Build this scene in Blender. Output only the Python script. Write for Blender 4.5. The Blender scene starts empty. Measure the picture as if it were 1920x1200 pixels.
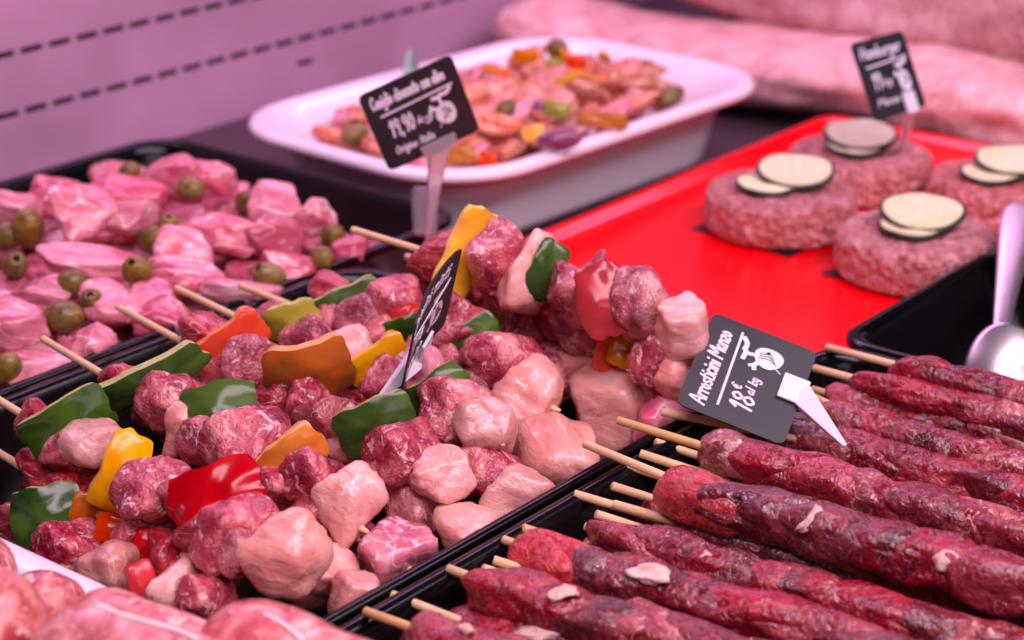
import bpy, bmesh, math, random
import numpy as np
from mathutils import Vector, Matrix, noise

# ------------------------------------------------------------------ camera, world, lamps, exposure
scene = bpy.context.scene
col = scene.collection
PITCH, YAW, FPX = math.radians(21.4), math.radians(38.7), 3770.0
cam_data = bpy.data.cameras.new("camera")
cam = bpy.data.objects.new("camera", cam_data)
col.objects.link(cam)
scene.camera = cam
cam.location = (0, 0, 0.39)
FH = Vector((math.cos(YAW), math.sin(YAW), 0))
FWD = (FH * math.cos(PITCH) - Vector((0, 0, 1)) * math.sin(PITCH)).normalized()
RIGHT = Vector((math.sin(YAW), -math.cos(YAW), 0))
UPV = RIGHT.cross(FWD)
cam.rotation_euler = Matrix((RIGHT, UPV, -FWD)).transposed().to_euler()
cam_data.sensor_width = 36
cam_data.lens = FPX * 36 / 1920
cam_data.clip_start = 0.02
cam_data.clip_end = 50
cam_data.dof.use_dof = True
cam_data.dof.focus_distance = 0.77
cam_data.dof.aperture_fstop = 9.5
CAM = Vector(cam.location)

world = bpy.data.worlds.new("World")
scene.world = world
world.use_nodes = True
bg = world.node_tree.nodes["Background"]
bg.inputs["Color"].default_value = (0.80, 0.55, 0.72, 1)
bg.inputs["Strength"].default_value = 0.02

def area(name, loc, target, sx, sy, power, color):
    d = bpy.data.lights.new(name, 'AREA')
    d.shape = 'RECTANGLE'; d.size = sx; d.size_y = sy
    d.energy = power; d.color = color
    o = bpy.data.objects.new(name, d); col.objects.link(o)
    o.location = loc
    dirv = Vector(target) - Vector(loc)
    o.rotation_euler = dirv.to_track_quat('-Z', 'Y').to_euler()
    return o
area("case_lamp_front", (0.60, 0.06, 0.80), (0.75, 0.55, 0.0), 1.5, 0.16, 14.5, (1.0, 0.75, 0.93))
area("room_light_fill", (0.05, -0.95, 0.95), (0.85, 0.60, 0.05), 1.3, 0.45, 6.5, (1.0, 0.75, 0.93))  # added broad room-light fill from the customer side, brightens the dish's outer wall
area("case_lamp_back", (1.05, 0.93, 0.62), (1.0, 0.75, 0.0), 1.4, 0.05, 5.0, (1.0, 0.50, 0.95))

scene.view_settings.view_transform = 'Standard'
scene.view_settings.look = 'None'
scene.view_settings.exposure = 0.0
scene.view_settings.gamma = 1.0
scene.render.engine = 'CYCLES'
scene.cycles.use_denoising = True
scene.cycles.max_bounces = 8
scene.cycles.caustics_reflective = False
scene.cycles.caustics_refractive = False

# ------------------------------------------------------------------ layout helpers
def ray(x, y):
    return FWD + RIGHT * ((x - 960) / FPX) - UPV * ((y - 600) / FPX)
def P(x, y, z):                      # point of the place at height z, read off the picture
    d = ray(x, y)
    return CAM + d * ((z - CAM.z) / d.z)
def PD(x, y, depth):                 # point at a distance along the view axis
    return CAM + ray(x, y) * depth
def depth(p):
    return (Vector(p) - CAM).dot(FWD)
def pix(p):
    v = Vector(p) - CAM; z = v.dot(FWD)
    return 960 + FPX * v.dot(RIGHT) / z, 600 - FPX * v.dot(UPV) / z

# ------------------------------------------------------------------ object helpers
def link(name, me, mat=None, parent=None, loc=None, rot=None, smooth=True):
    o = bpy.data.objects.new(name, me)
    col.objects.link(o)
    if mat is not None and len(me.materials) == 0:
        for m in (mat if isinstance(mat, (list, tuple)) else [mat]):
            me.materials.append(m)
    if loc is not None:
        o.location = loc
    if rot is not None:
        o.rotation_euler = rot if not isinstance(rot, Matrix) else rot.to_euler()
    if parent is not None:
        o.parent = parent
        o.location = Vector(o.location) - Vector(parent.location)
    if smooth:
        me.polygons.foreach_set("use_smooth", [True] * len(me.polygons))
    return o
def tag(o, label=None, cat=None, group=None, kind=None):
    if label: o["label"] = label
    if cat: o["category"] = cat
    if group: o["group"] = group
    if kind: o["kind"] = kind
    return o
def thing(name, loc, label, cat, group=None):
    o = bpy.data.objects.new(name, None)
    o.empty_display_size = 0.01
    col.objects.link(o); o.location = loc
    return tag(o, label, cat, group)
def mesh(name, V, F):
    me = bpy.data.meshes.new(name)
    me.from_pydata([tuple(v) for v in V], [], [tuple(f) for f in F])
    me.update()
    return me
def frame(x=None, z=None):
    """rotation whose local x is along x and local z as near z as can be"""
    x = Vector(x).normalized(); z = Vector(z)
    y = z.cross(x).normalized(); z = x.cross(y)
    return Matrix((x, y, z)).transposed()

# ------------------------------------------------------------------ materials
def newmat(name):
    m = bpy.data.materials.new(name); m.use_nodes = True
    nt = m.node_tree
    return m, nt, nt.nodes["Principled BSDF"]
def simple(name, rgb, rough=0.4, spec=0.5, metal=0.0, coat=0.0, bump=0.0, bscale=200, var=0.0, trans=0.0, sss=0.0):
    m, nt, b = newmat(name)
    b.inputs["Base Color"].default_value = (*rgb, 1)
    b.inputs["Roughness"].default_value = rough
    b.inputs["Specular IOR Level"].default_value = spec
    b.inputs["Metallic"].default_value = metal
    b.inputs["Coat Weight"].default_value = coat
    b.inputs["Coat Roughness"].default_value = 0.12
    b.inputs["Transmission Weight"].default_value = trans
    if sss:
        b.inputs["Subsurface Weight"].default_value = sss
        b.inputs["Subsurface Radius"].default_value = (0.004, 0.003, 0.003)
        b.inputs["Subsurface Scale"].default_value = 1.0
    tc = nt.nodes.new("ShaderNodeTexCoord")
    if bump or var:
        n = nt.nodes.new("ShaderNodeTexNoise"); n.inputs["Scale"].default_value = bscale
        n.inputs["Detail"].default_value = 5
        nt.links.new(tc.outputs["Object"], n.inputs["Vector"])
        if bump:
            bp = nt.nodes.new("ShaderNodeBump"); bp.inputs["Strength"].default_value = bump
            bp.inputs["Distance"].default_value = 0.001
            nt.links.new(n.outputs["Fac"], bp.inputs["Height"]); nt.links.new(bp.outputs[0], b.inputs["Normal"])
        if var:
            n2 = nt.nodes.new("ShaderNodeTexNoise"); n2.inputs["Scale"].default_value = bscale * 0.25
            n2.inputs["Detail"].default_value = 4
            nt.links.new(tc.outputs["Object"], n2.inputs["Vector"])
            mx = nt.nodes.new("ShaderNodeMapRange")
            mx.inputs["From Min"].default_value = 0.3; mx.inputs["From Max"].default_value = 0.7
            mx.inputs["To Min"].default_value = 1 - var; mx.inputs["To Max"].default_value = 1 + var
            nt.links.new(n2.outputs["Fac"], mx.inputs["Value"])
            mu = nt.nodes.new("ShaderNodeVectorMath"); mu.operation = 'SCALE'
            mu.inputs[0].default_value = rgb
            nt.links.new(mx.outputs[0], mu.inputs["Scale"]); nt.links.new(mu.outputs[0], b.inputs["Base Color"])
            mr = nt.nodes.new("ShaderNodeMapRange")
            mr.inputs["To Min"].default_value = rough * 0.6; mr.inputs["To Max"].default_value = min(1, rough * 1.5)
            nt.links.new(n2.outputs["Fac"], mr.inputs["Value"]); nt.links.new(mr.outputs[0], b.inputs["Roughness"])
    return m

def meat(name, ramp, scale=90, distort=1.5, stretch=None, fleck=None, fleck_scale=260, fleck_lo=0.56, fleck_hi=0.64,
         vein=None, vein_scale=70, vein_w=0.03, spots=None, bump=0.5, bump_scale=350, rough=(0.22, 0.5), sss=0.18, coat=0.35, detail=6, coat_rough=0.12, mince=0.0):
    m, nt, b = newmat(name)
    N, L = nt.nodes, nt.links
    tc = N.new("ShaderNodeTexCoord"); oi = N.new("ShaderNodeObjectInfo")
    off = N.new("ShaderNodeMath"); off.operation = 'MULTIPLY'; off.inputs[1].default_value = 13.7
    L.new(oi.outputs["Random"], off.inputs[0])
    add = N.new("ShaderNodeVectorMath"); add.operation = 'ADD'
    L.new(tc.outputs["Object"], add.inputs[0]); L.new(off.outputs[0], add.inputs[1])
    vec = add.outputs[0]
    vs = vec
    if stretch:
        mp = N.new("ShaderNodeMapping"); mp.inputs["Scale"].default_value = stretch
        L.new(vec, mp.inputs["Vector"]); vs = mp.outputs[0]
    n1 = N.new("ShaderNodeTexNoise"); n1.inputs["Scale"].default_value = scale; n1.inputs["Detail"].default_value = detail
    n1.inputs["Roughness"].default_value = 0.6; n1.inputs["Distortion"].default_value = distort
    L.new(vs, n1.inputs["Vector"])
    cr = N.new("ShaderNodeValToRGB")
    el = cr.color_ramp.elements
    while len(el) < len(ramp): el.new(0.5)
    for e, (p, c) in zip(el, ramp):
        e.position = p; e.color = (*c, 1)
    L.new(n1.outputs["Fac"], cr.inputs["Fac"])
    color = cr.outputs[0]
    hsrc = n1.outputs["Fac"]
    def mixin(colr, fac, rgb):
        mx = N.new("ShaderNodeMix"); mx.data_type = 'RGBA'
        L.new(fac, mx.inputs["Factor"]); L.new(colr, mx.inputs["A"]); mx.inputs["B"].default_value = (*rgb, 1)
        return mx.outputs["Result"]
    if fleck:
        n2 = N.new("ShaderNodeTexNoise"); n2.inputs["Scale"].default_value = fleck_scale; n2.inputs["Detail"].default_value = 3
        n2.inputs["Distortion"].default_value = 2.0
        L.new(vec, n2.inputs["Vector"])
        mr = N.new("ShaderNodeMapRange"); mr.interpolation_type = 'SMOOTHSTEP'
        mr.inputs["From Min"].default_value = fleck_lo; mr.inputs["From Max"].default_value = fleck_hi
        L.new(n2.outputs["Fac"], mr.inputs["Value"])
        color = mixin(color, mr.outputs[0], fleck)
    if vein:
        n3 = N.new("ShaderNodeTexNoise"); n3.inputs["Scale"].default_value = vein_scale; n3.inputs["Detail"].default_value = 3
        n3.inputs["Distortion"].default_value = 1.0
        L.new(vs, n3.inputs["Vector"])
        sb = N.new("ShaderNodeMath"); sb.operation = 'SUBTRACT'; sb.inputs[1].default_value = 0.5; L.new(n3.outputs["Fac"], sb.inputs[0])
        ab = N.new("ShaderNodeMath"); ab.operation = 'ABSOLUTE'; L.new(sb.outputs[0], ab.inputs[0])
        mr = N.new("ShaderNodeMapRange"); mr.interpolation_type = 'SMOOTHSTEP'
        mr.inputs["From Min"].default_value = vein_w; mr.inputs["From Max"].default_value = 0.0
        L.new(ab.outputs[0], mr.inputs["Value"])
        color = mixin(color, mr.outputs[0], vein)
    if spots:                                        # pepper and herb specks of the marinade
        vo = N.new("ShaderNodeTexVoronoi"); vo.inputs["Scale"].default_value = 170
        L.new(vec, vo.inputs["Vector"])
        mr = N.new("ShaderNodeMapRange"); mr.inputs["From Min"].default_value = 0.10; mr.inputs["From Max"].default_value = 0.05
        L.new(vo.outputs["Distance"], mr.inputs["Value"])
        gt = N.new("ShaderNodeMath"); gt.operation = 'GREATER_THAN'; gt.inputs[1].default_value = 0.86
        L.new(vo.outputs["Color"], gt.inputs[0])
        mu = N.new("ShaderNodeMath"); mu.operation = 'MULTIPLY'; L.new(mr.outputs[0], mu.inputs[0]); L.new(gt.outputs[0], mu.inputs[1])
        color = mixin(color, mu.outputs[0], spots)
    hv = N.new("ShaderNodeHueSaturation")
    for sock, lo_, hi_, mul in (("Value", 0.80, 1.12, 1.0), ("Saturation", 0.92, 1.10, 7.31)):
        fr = N.new("ShaderNodeMath"); fr.operation = 'MULTIPLY'; fr.inputs[1].default_value = mul; L.new(oi.outputs["Random"], fr.inputs[0])
        f2 = N.new("ShaderNodeMath"); f2.operation = 'FRACT'; L.new(fr.outputs[0], f2.inputs[0])
        vr = N.new("ShaderNodeMapRange"); vr.inputs["To Min"].default_value = lo_; vr.inputs["To Max"].default_value = hi_
        L.new(f2.outputs[0], vr.inputs["Value"]); L.new(vr.outputs[0], hv.inputs[sock])
    L.new(color, hv.inputs["Color"]); color = hv.outputs[0]
    L.new(color, b.inputs["Base Color"])
    n4 = N.new("ShaderNodeTexNoise"); n4.inputs["Scale"].default_value = bump_scale; n4.inputs["Detail"].default_value = 4
    n4.inputs["Distortion"].default_value = 0.6
    L.new(vs, n4.inputs["Vector"])
    sm = N.new("ShaderNodeMath"); sm.operation = 'ADD'; L.new(n4.outputs["Fac"], sm.inputs[0]); L.new(hsrc, sm.inputs[1])
    bp = N.new("ShaderNodeBump"); bp.inputs["Strength"].default_value = bump; bp.inputs["Distance"].default_value = 0.0016
    if mince:
        vo2 = N.new("ShaderNodeTexVoronoi"); vo2.inputs["Scale"].default_value = mince; vo2.feature = 'SMOOTH_F1'
        dv = N.new("ShaderNodeVectorMath"); dv.operation = 'MULTIPLY_ADD'; dv.inputs[1].default_value = (0.006, 0.006, 0.006)
        L.new(n1.outputs["Color"], dv.inputs[0]); L.new(vec, dv.inputs[2]); L.new(dv.outputs[0], vo2.inputs["Vector"])
        mm = N.new("ShaderNodeMath"); mm.operation = 'MULTIPLY_ADD'; mm.inputs[1].default_value = -3.0
        L.new(vo2.outputs["Distance"], mm.inputs[0]); L.new(sm.outputs[0], mm.inputs[2]); sm = mm
        bp.inputs["Distance"].default_value = 0.0022
    L.new(sm.outputs[0], bp.inputs["Height"]); L.new(bp.outputs[0], b.inputs["Normal"])
    rr = N.new("ShaderNodeMapRange"); rr.inputs["From Min"].default_value = 0.3; rr.inputs["From Max"].default_value = 0.7
    rr.inputs["To Min"].default_value = rough[0]; rr.inputs["To Max"].default_value = rough[1]
    L.new(n1.outputs["Fac"], rr.inputs["Value"]); L.new(rr.outputs[0], b.inputs["Roughness"])
    b.inputs["Subsurface Weight"].default_value = sss
    b.inputs["Subsurface Radius"].default_value = (0.006, 0.0022, 0.0018)
    b.inputs["Subsurface Scale"].default_value = 1.0
    b.inputs["Coat Weight"].default_value = coat; b.inputs["Coat Roughness"].default_value = coat_rough
    L.new(bp.outputs[0], b.inputs["Coat Normal"])
    return m

M = {}
M['black'] = simple('black_plastic', (0.0025, 0.0020, 0.0028), 0.20, 0.24, var=0.2, bscale=60)
M['white_dish'] = simple('white_melamine', (0.84, 0.76, 0.82), 0.25, 0.5, coat=0.3, sss=0.0)
M['red'] = simple('red_plastic', (0.80, 0.0003, 0.005), 0.17, 0.20, bump=0.05, bscale=25, var=0.05)
M['wall'] = simple('brushed_panel', (0.52, 0.28, 0.42), 0.40, 0.4, var=0.22, bscale=30, bump=0.12)
M['counter'] = simple('dark_steel', (0.060, 0.035, 0.048), 0.4, 0.5, var=0.15, bscale=50)
M['void'] = simple('slot_shade', (0.01, 0.004, 0.01), 0.8, 0.1)  # near-black colour stands in for shade inside the wall slots
M['bamboo'] = simple('bamboo', (0.72, 0.50, 0.27), 0.55, 0.3, bump=0.3, bscale=500, var=0.10)
M['bamboo_b'] = simple('bamboo_amber', (0.62, 0.38, 0.15), 0.55, 0.3, bump=0.3, bscale=500, var=0.10)
M['steel'] = simple('spoon_steel', (0.74, 0.70, 0.70), 0.34, 0.5, metal=1.0, bump=0.03, bscale=300)
M['card'] = simple('slate_card', (0.022, 0.020, 0.025), 0.42, 0.4, var=0.2, bscale=120)
M['chalk'] = simple('chalk_ink', (0.80, 0.74, 0.84), 0.8, 0.1)
M['clip'] = simple('white_plastic', (0.78, 0.72, 0.80), 0.3, 0.5)
M['clear'] = simple('clear_plastic', (0.90, 0.80, 0.88), 0.15, 0.5, trans=0.65, bump=0.5, bscale=90)
M['grey_clip'] = simple('grey_metal', (0.16, 0.20, 0.20), 0.35, 0.5, metal=0.6)
M['string'] = simple('white_twine', (0.80, 0.72, 0.72), 0.7, 0.2)
M['paper'] = simple('black_paper', (0.012, 0.008, 0.010), 0.5, 0.3)

M['beef'] = meat('lean_pork', [(0.30, (0.22, 0.010, 0.020)), (0.5, (0.36, 0.034, 0.048)), (0.72, (0.54, 0.12, 0.12))], scale=110, stretch=(0.35, 1.2, 1.2),
                 vein=(0.70, 0.34, 0.32), vein_scale=60, vein_w=0.010, bump=0.5, rough=(0.22, 0.48), sss=0.10, coat=0.45)
M['sausage'] = meat('sausage_filling', [(0.30, (0.16, 0.006, 0.024)), (0.42, (0.34, 0.026, 0.058)), (0.52, (0.50, 0.085, 0.115)), (0.60, (0.64, 0.19, 0.20)), (0.70, (0.80, 0.41, 0.38))], scale=62, distort=0.9,
                    fleck=(0.82, 0.48, 0.45), fleck_scale=125, fleck_lo=0.58, fleck_hi=0.68, bump=0.85, bump_scale=420, rough=(0.16, 0.45), sss=0.10, coat=0.7, coat_rough=0.08)
M['chicken'] = meat('raw_chicken', [(0.28, (0.62, 0.215, 0.19)), (0.5, (0.75, 0.345, 0.30)), (0.75, (0.83, 0.49, 0.43))], scale=50, distort=0.8, stretch=(0.45, 1.3, 1.3), vein=(0.86, 0.58, 0.53), vein_scale=30, vein_w=0.006,
                    spots=(0.12, 0.05, 0.02), bump=0.5, bump_scale=220, rough=(0.22, 0.42), sss=0.4, coat=0.40, coat_rough=0.10)
M['pinkchop'] = meat('pink_meat', [(0.28, (0.52, 0.085, 0.15)), (0.46, (0.64, 0.17, 0.23)), (0.60, (0.73, 0.28, 0.33)), (0.78, (0.82, 0.46, 0.49))], scale=48, distort=1.0, stretch=(0.5, 1, 1.3),
                     vein=(0.84, 0.54, 0.56), vein_scale=36, vein_w=0.018, bump=0.45, bump_scale=220, rough=(0.2, 0.42), sss=0.18, coat=0.45)
M['pinkchop_b'] = meat('rosy_meat', [(0.28, (0.38, 0.035, 0.085)), (0.5, (0.56, 0.10, 0.16)), (0.75, (0.72, 0.27, 0.31))], scale=55, distort=1.0, stretch=(0.5, 1, 1.3),
                       vein=(0.78, 0.44, 0.46), vein_scale=38, vein_w=0.016, bump=0.45, bump_scale=220, rough=(0.2, 0.42), sss=0.18, coat=0.45)
M['rabbit'] = meat('marinated_meat', [(0.28, (0.58, 0.13, 0.08)), (0.5, (0.74, 0.28, 0.19)), (0.72, (0.84, 0.48, 0.37))], scale=60, distort=1.0,
                   fleck=(0.48, 0.17, 0.015), fleck_scale=60, fleck_lo=0.56, fleck_hi=0.70, bump=0.4, rough=(0.18, 0.38), sss=0.2, coat=0.5)
_ak = dict(vein_scale=110, vein_w=0.010, bump=0.9, bump_scale=300, rough=(0.14, 0.40), sss=0.05, coat=0.75, coat_rough=0.07)
M['arrost'] = [
    meat('dark_beef', [(0.30, (0.050, 0.002, 0.006)), (0.46, (0.13, 0.005, 0.013)), (0.58, (0.22, 0.012, 0.024)), (0.74, (0.34, 0.040, 0.052))], scale=80, distort=1.0,
         fleck=(0.50, 0.15, 0.14), fleck_scale=210, fleck_lo=0.64, fleck_hi=0.76, vein=(0.36, 0.07, 0.075), **_ak),
    meat('crimson_beef', [(0.30, (0.12, 0.003, 0.010)), (0.5, (0.28, 0.008, 0.024)), (0.72, (0.44, 0.040, 0.060))], scale=85, distort=1.0,
         fleck=(0.56, 0.18, 0.17), fleck_scale=190, fleck_lo=0.64, fleck_hi=0.76, vein=(0.46, 0.10, 0.11), **_ak),
    meat('mauve_beef', [(0.30, (0.065, 0.008, 0.014)), (0.5, (0.15, 0.022, 0.032)), (0.72, (0.27, 0.070, 0.080))], scale=60, distort=0.8,
         fleck=(0.38, 0.14, 0.14), fleck_scale=180, fleck_lo=0.64, fleck_hi=0.78, vein=(0.30, 0.08, 0.085), **_ak),
    meat('marbled_beef', [(0.30, (0.12, 0.005, 0.012)), (0.46, (0.26, 0.022, 0.034)), (0.60, (0.44, 0.10, 0.10)), (0.76, (0.62, 0.28, 0.25))], scale=75, distort=1.2,
         fleck=(0.68, 0.38, 0.34), fleck_scale=120, fleck_lo=0.60, fleck_hi=0.68, vein=(0.52, 0.18, 0.17), **_ak)]
M['redtip'] = meat('bright_lean', [(0.3, (0.30, 0.004, 0.012)), (0.5, (0.46, 0.012, 0.022)), (0.72, (0.60, 0.07, 0.07))], scale=110, bump=0.9, bump_scale=300, rough=(0.16, 0.42), sss=0.08, coat=0.9, coat_rough=0.06)
M['fat'] = meat('white_fat', [(0.3, (0.60, 0.26, 0.23)), (0.5, (0.76, 0.46, 0.40)), (0.7, (0.84, 0.62, 0.54))], scale=120, bump=0.5, sss=0.2)
M['link'] = meat('link_sausage', [(0.30, (0.34, 0.05, 0.065)), (0.44, (0.54, 0.12, 0.13)), (0.54, (0.70, 0.26, 0.24)), (0.68, (0.84, 0.50, 0.44))], scale=62, distort=1.6,
                 fleck=(0.86, 0.56, 0.50), fleck_scale=120, fleck_lo=0.60, fleck_hi=0.70, bump=0.35, rough=(0.22, 0.42), sss=0.12, coat=0.35)
M['patty'] = meat('minced_beef', [(0.30, (0.42, 0.080, 0.085)), (0.48, (0.62, 0.18, 0.18)), (0.62, (0.72, 0.31, 0.30)), (0.75, (0.82, 0.50, 0.46))], scale=150, distort=1.0,
                  bump=1.0, bump_scale=300, rough=(0.35, 0.6), sss=0.08, coat=0.2, mince=230)
M['roll'] = meat('pork_rind', [(0.28, (0.52, 0.23, 0.23)), (0.5, (0.70, 0.39, 0.38)), (0.75, (0.80, 0.54, 0.51))], scale=45, distort=0.8,
                 fleck=(0.46, 0.19, 0.20), fleck_scale=80, fleck_lo=0.46, fleck_hi=0.82, bump=0.8, bump_scale=260, rough=(0.4, 0.6), sss=0.1, coat=0.1)
M['olive'] = meat('green_olive', [(0.3, (0.10, 0.055, 0.006)), (0.5, (0.19, 0.115, 0.016)), (0.7, (0.30, 0.20, 0.045))], scale=90, bump=0.3, rough=(0.28, 0.5), sss=0.1, coat=0.1)
M['olive_hole'] = simple('olive_pit', (0.05, 0.03, 0.008), 0.6, 0.3)
M['onion'] = simple('red_onion', (0.22, 0.05, 0.13), 0.25, 0.5, coat=0.3, var=0.25, bscale=300)
M['zucc_skin'] = simple('zucchini_skin', (0.012, 0.024, 0.007), 0.35, 0.5, var=0.3, bscale=400)
M['zucc'] = meat('zucchini_flesh', [(0.3, (0.66, 0.63, 0.30)), (0.7, (0.80, 0.76, 0.46))], scale=90, bump=0.15, rough=(0.35, 0.5), sss=0.15, coat=0.1)

def pepper_mat(name, skin, skin2, flesh):
    s = meat(name + '_skin', [(0.35, skin), (0.65, skin2)], scale=30, distort=1.2, bump=0.08, bump_scale=110, rough=(0.14, 0.26), sss=0.0, coat=0.0)
    s.node_tree.nodes['Principled BSDF'].inputs['Specular IOR Level'].default_value = 0.28
    f = meat(name + '_flesh', [(0.35, flesh), (0.65, tuple(min(1, c * 1.25) for c in flesh))], scale=180, bump=0.3, rough=(0.25, 0.4), sss=0.15, coat=0.2)
    return [s, f]
PEP = {
    'green': pepper_mat('green_pepper', (0.014, 0.048, 0.006), (0.075, 0.150, 0.018), (0.42, 0.46, 0.12)),
    'yellow': pepper_mat('yellow_pepper', (0.74, 0.30, 0.003), (0.84, 0.46, 0.008), (0.80, 0.48, 0.05)),
    'red': pepper_mat('red_pepper', (0.36, 0.003, 0.008), (0.60, 0.008, 0.016), (0.66, 0.14, 0.07)),
    'orange': pepper_mat('orange_pepper', (0.62, 0.13, 0.006), (0.52, 0.20, 0.012), (0.70, 0.30, 0.05)),
    'scarlet': pepper_mat('scarlet_pepper', (0.70, 0.035, 0.008), (0.74, 0.07, 0.010), (0.74, 0.22, 0.05)),
    'brown': pepper_mat('ripening_pepper', (0.20, 0.11, 0.010), (0.58, 0.11, 0.006), (0.55, 0.28, 0.05)),
    'lime': pepper_mat('yellow_green_pepper', (0.22, 0.22, 0.02), (0.34, 0.30, 0.03), (0.45, 0.45, 0.10)),
}

# ------------------------------------------------------------------ mesh builders
_ico = {}
def ico(sub):
    if sub not in _ico:
        bm = bmesh.new(); bmesh.ops.create_icosphere(bm, subdivisions=sub, radius=1.0)
        bm.verts.ensure_lookup_table()
        V = np.array([v.co[:] for v in bm.verts]); V /= np.linalg.norm(V, axis=1)[:, None]
        F = [[v.index for v in f.verts] for f in bm.faces]
        bm.free(); _ico[sub] = (V, F)
    return _ico[sub]
def nz(pts, f, off):
    return np.array([noise.noise((p[0] * f + off, p[1] * f - off * 0.7, p[2] * f + off * 1.3)) for p in pts])
def chunk(name, seed, size, cuts=6, n=3.0, amp=0.07, sub=4, sharp=16, lo=0.62, hi=0.95, crease=0.0, fibre=0.0):
    """a cut piece of meat: rounded block with random knife cuts and soft bulges"""
    rg = np.random.default_rng(seed)
    V, F = ico(sub)
    r = (np.abs(V) ** n).sum(1) ** (-1 / n)
    for _ in range(cuts):
        m = rg.normal(size=3); m /= np.linalg.norm(m)
        h = rg.uniform(lo, hi); dt = V @ m
        ok = dt > 0.05
        d = np.where(ok, h / np.where(ok, dt, 1), 50)
        r = (r ** -sharp + d ** -sharp) ** (-1 / sharp)
    Q = V * r[:, None]
    o = rg.uniform(0, 50)
    disp = amp * nz(Q, 1.3, o) * 1.6 + amp * 0.6 * nz(Q, 3.1, o + 9) + amp * 0.3 * nz(Q, 7.0, o + 17)
    if fibre:
        disp = disp + fibre * nz(Q * np.array([0.18, 1.0, 1.0]), 7.5, o + 61) + fibre * 0.6 * nz(Q * np.array([0.3, 1.0, 1.0]), 14.0, o + 71)
    if crease:
        disp = disp - crease * np.exp(-(nz(Q, 0.9, o + 31) / 0.07) ** 2) - crease * 0.5 * np.exp(-(nz(Q, 1.9, o + 41) / 0.05) ** 2)
    Q = Q + V * disp[:, None]
    Q = Q * (np.array(size) / 2)
    return mesh(name, Q, F)
def sausage_cut(name, seed, length, dia, sub=4, amp=0.10):
    """a short cut of sausage, local z along the sausage"""
    rg = np.random.default_rng(seed)
    V, F = ico(sub)
    rad = np.sqrt(V[:, 0] ** 2 + V[:, 1] ** 2)
    n = 9.0
    r = (rad ** n + np.abs(V[:, 2]) ** n) ** (-1 / n)
    for _ in range(4):
        m = rg.normal(size=3); m /= np.linalg.norm(m)
        h = rg.uniform(0.72, 1.0); dt = V @ m; ok = dt > 0.05
        d = np.where(ok, h / np.where(ok, dt, 1), 50)
        r = (r ** -18 + d ** -18) ** (-1 / 18)
    Q = V * r[:, None]; o = rg.uniform(0, 50)
    Q = Q + V * (amp * 1.4 * nz(Q, 1.4, o) + amp * 0.7 * nz(Q, 3.5, o + 5) + amp * 0.45 * nz(Q, 8, o + 8) + amp * 0.3 * nz(Q, 15, o + 3))[:, None]
    return mesh(name, Q * (np.array([dia, dia, length]) / 2), F)
def pepper(name, seed, a, b, th, bend=0.9, bend2=0.25, wav=0.12, nu=20, nv=14):
    """curved slab of bell pepper: local x length a, y width b, z outward skin"""
    rg = np.random.default_rng(seed); o = rg.uniform(0, 60)
    V = []; F = []; mi = []
    def pt(u, v, k):
        ru = 1 - 0.06 * abs(v) ** 6 + 0.13 * noise.noise((o, v * 1.7, 3.0 + (7 if u > 0 else 0)))
        rv = 1 - 0.08 * abs(u) ** 6 + 0.16 * noise.noise((u * 1.9, o, 1.0 + (5 if v > 0 else 0)))
        x, y = u * ru * a / 2, v * rv * b / 2
        z = wav * b * (noise.noise((u * 1.1 + o, v * 1.1, o)) + 0.4 * noise.noise((u * 2.4 + o, v * 2.0, o)))
        z -= bend2 * (y * y) / (b * 0.5)
        zz = z - k * th
        if abs(bend) > 1e-3:
            R = a / bend / 1.0
            ang = x / R
            X = (R + zz) * math.sin(ang); Z = (R + zz) * math.cos(ang) - R
        else:
            X, Z = x, zz
        return (X, y, Z)
    ks = [0.12, 0.0, None]
    for layer in range(2):
        for i in range(nu + 1):
            for j in range(nv + 1):
                u = -1 + 2 * i / nu; v = -1 + 2 * j / nv
                e = max(abs(u), abs(v))
                k = (0.06 if e > 0.999 else 0.0) if layer == 0 else (0.95 if e > 0.999 else 1.0)
                V.append(pt(u * (0.985 if layer == 1 else 1), v, k))
    n1 = (nu + 1) * (nv + 1)
    idx = lambda l, i, j: l * n1 + i * (nv + 1) + j
    for i in range(nu):
        for j in range(nv):
            F.append((idx(0, i, j), idx(0, i + 1, j), idx(0, i + 1, j + 1), idx(0, i, j + 1))); mi.append(0)
            F.append((idx(1, i, j), idx(1, i, j + 1), idx(1, i + 1, j + 1), idx(1, i + 1, j))); mi.append(1)
    for i in range(nu):
        F.append((idx(0, i, 0), idx(1, i, 0), idx(1, i + 1, 0), idx(0, i + 1, 0))); mi.append(1)
        F.append((idx(0, i, nv), idx(0, i + 1, nv), idx(1, i + 1, nv), idx(1, i, nv))); mi.append(1)
    for j in range(nv):
        F.append((idx(0, 0, j), idx(0, 0, j + 1), idx(1, 0, j + 1), idx(1, 0, j))); mi.append(1)
        F.append((idx(0, nu, j), idx(1, nu, j), idx(1, nu, j + 1), idx(0, nu, j + 1))); mi.append(1)
    me = mesh(name, V, F)
    return me, mi
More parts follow.
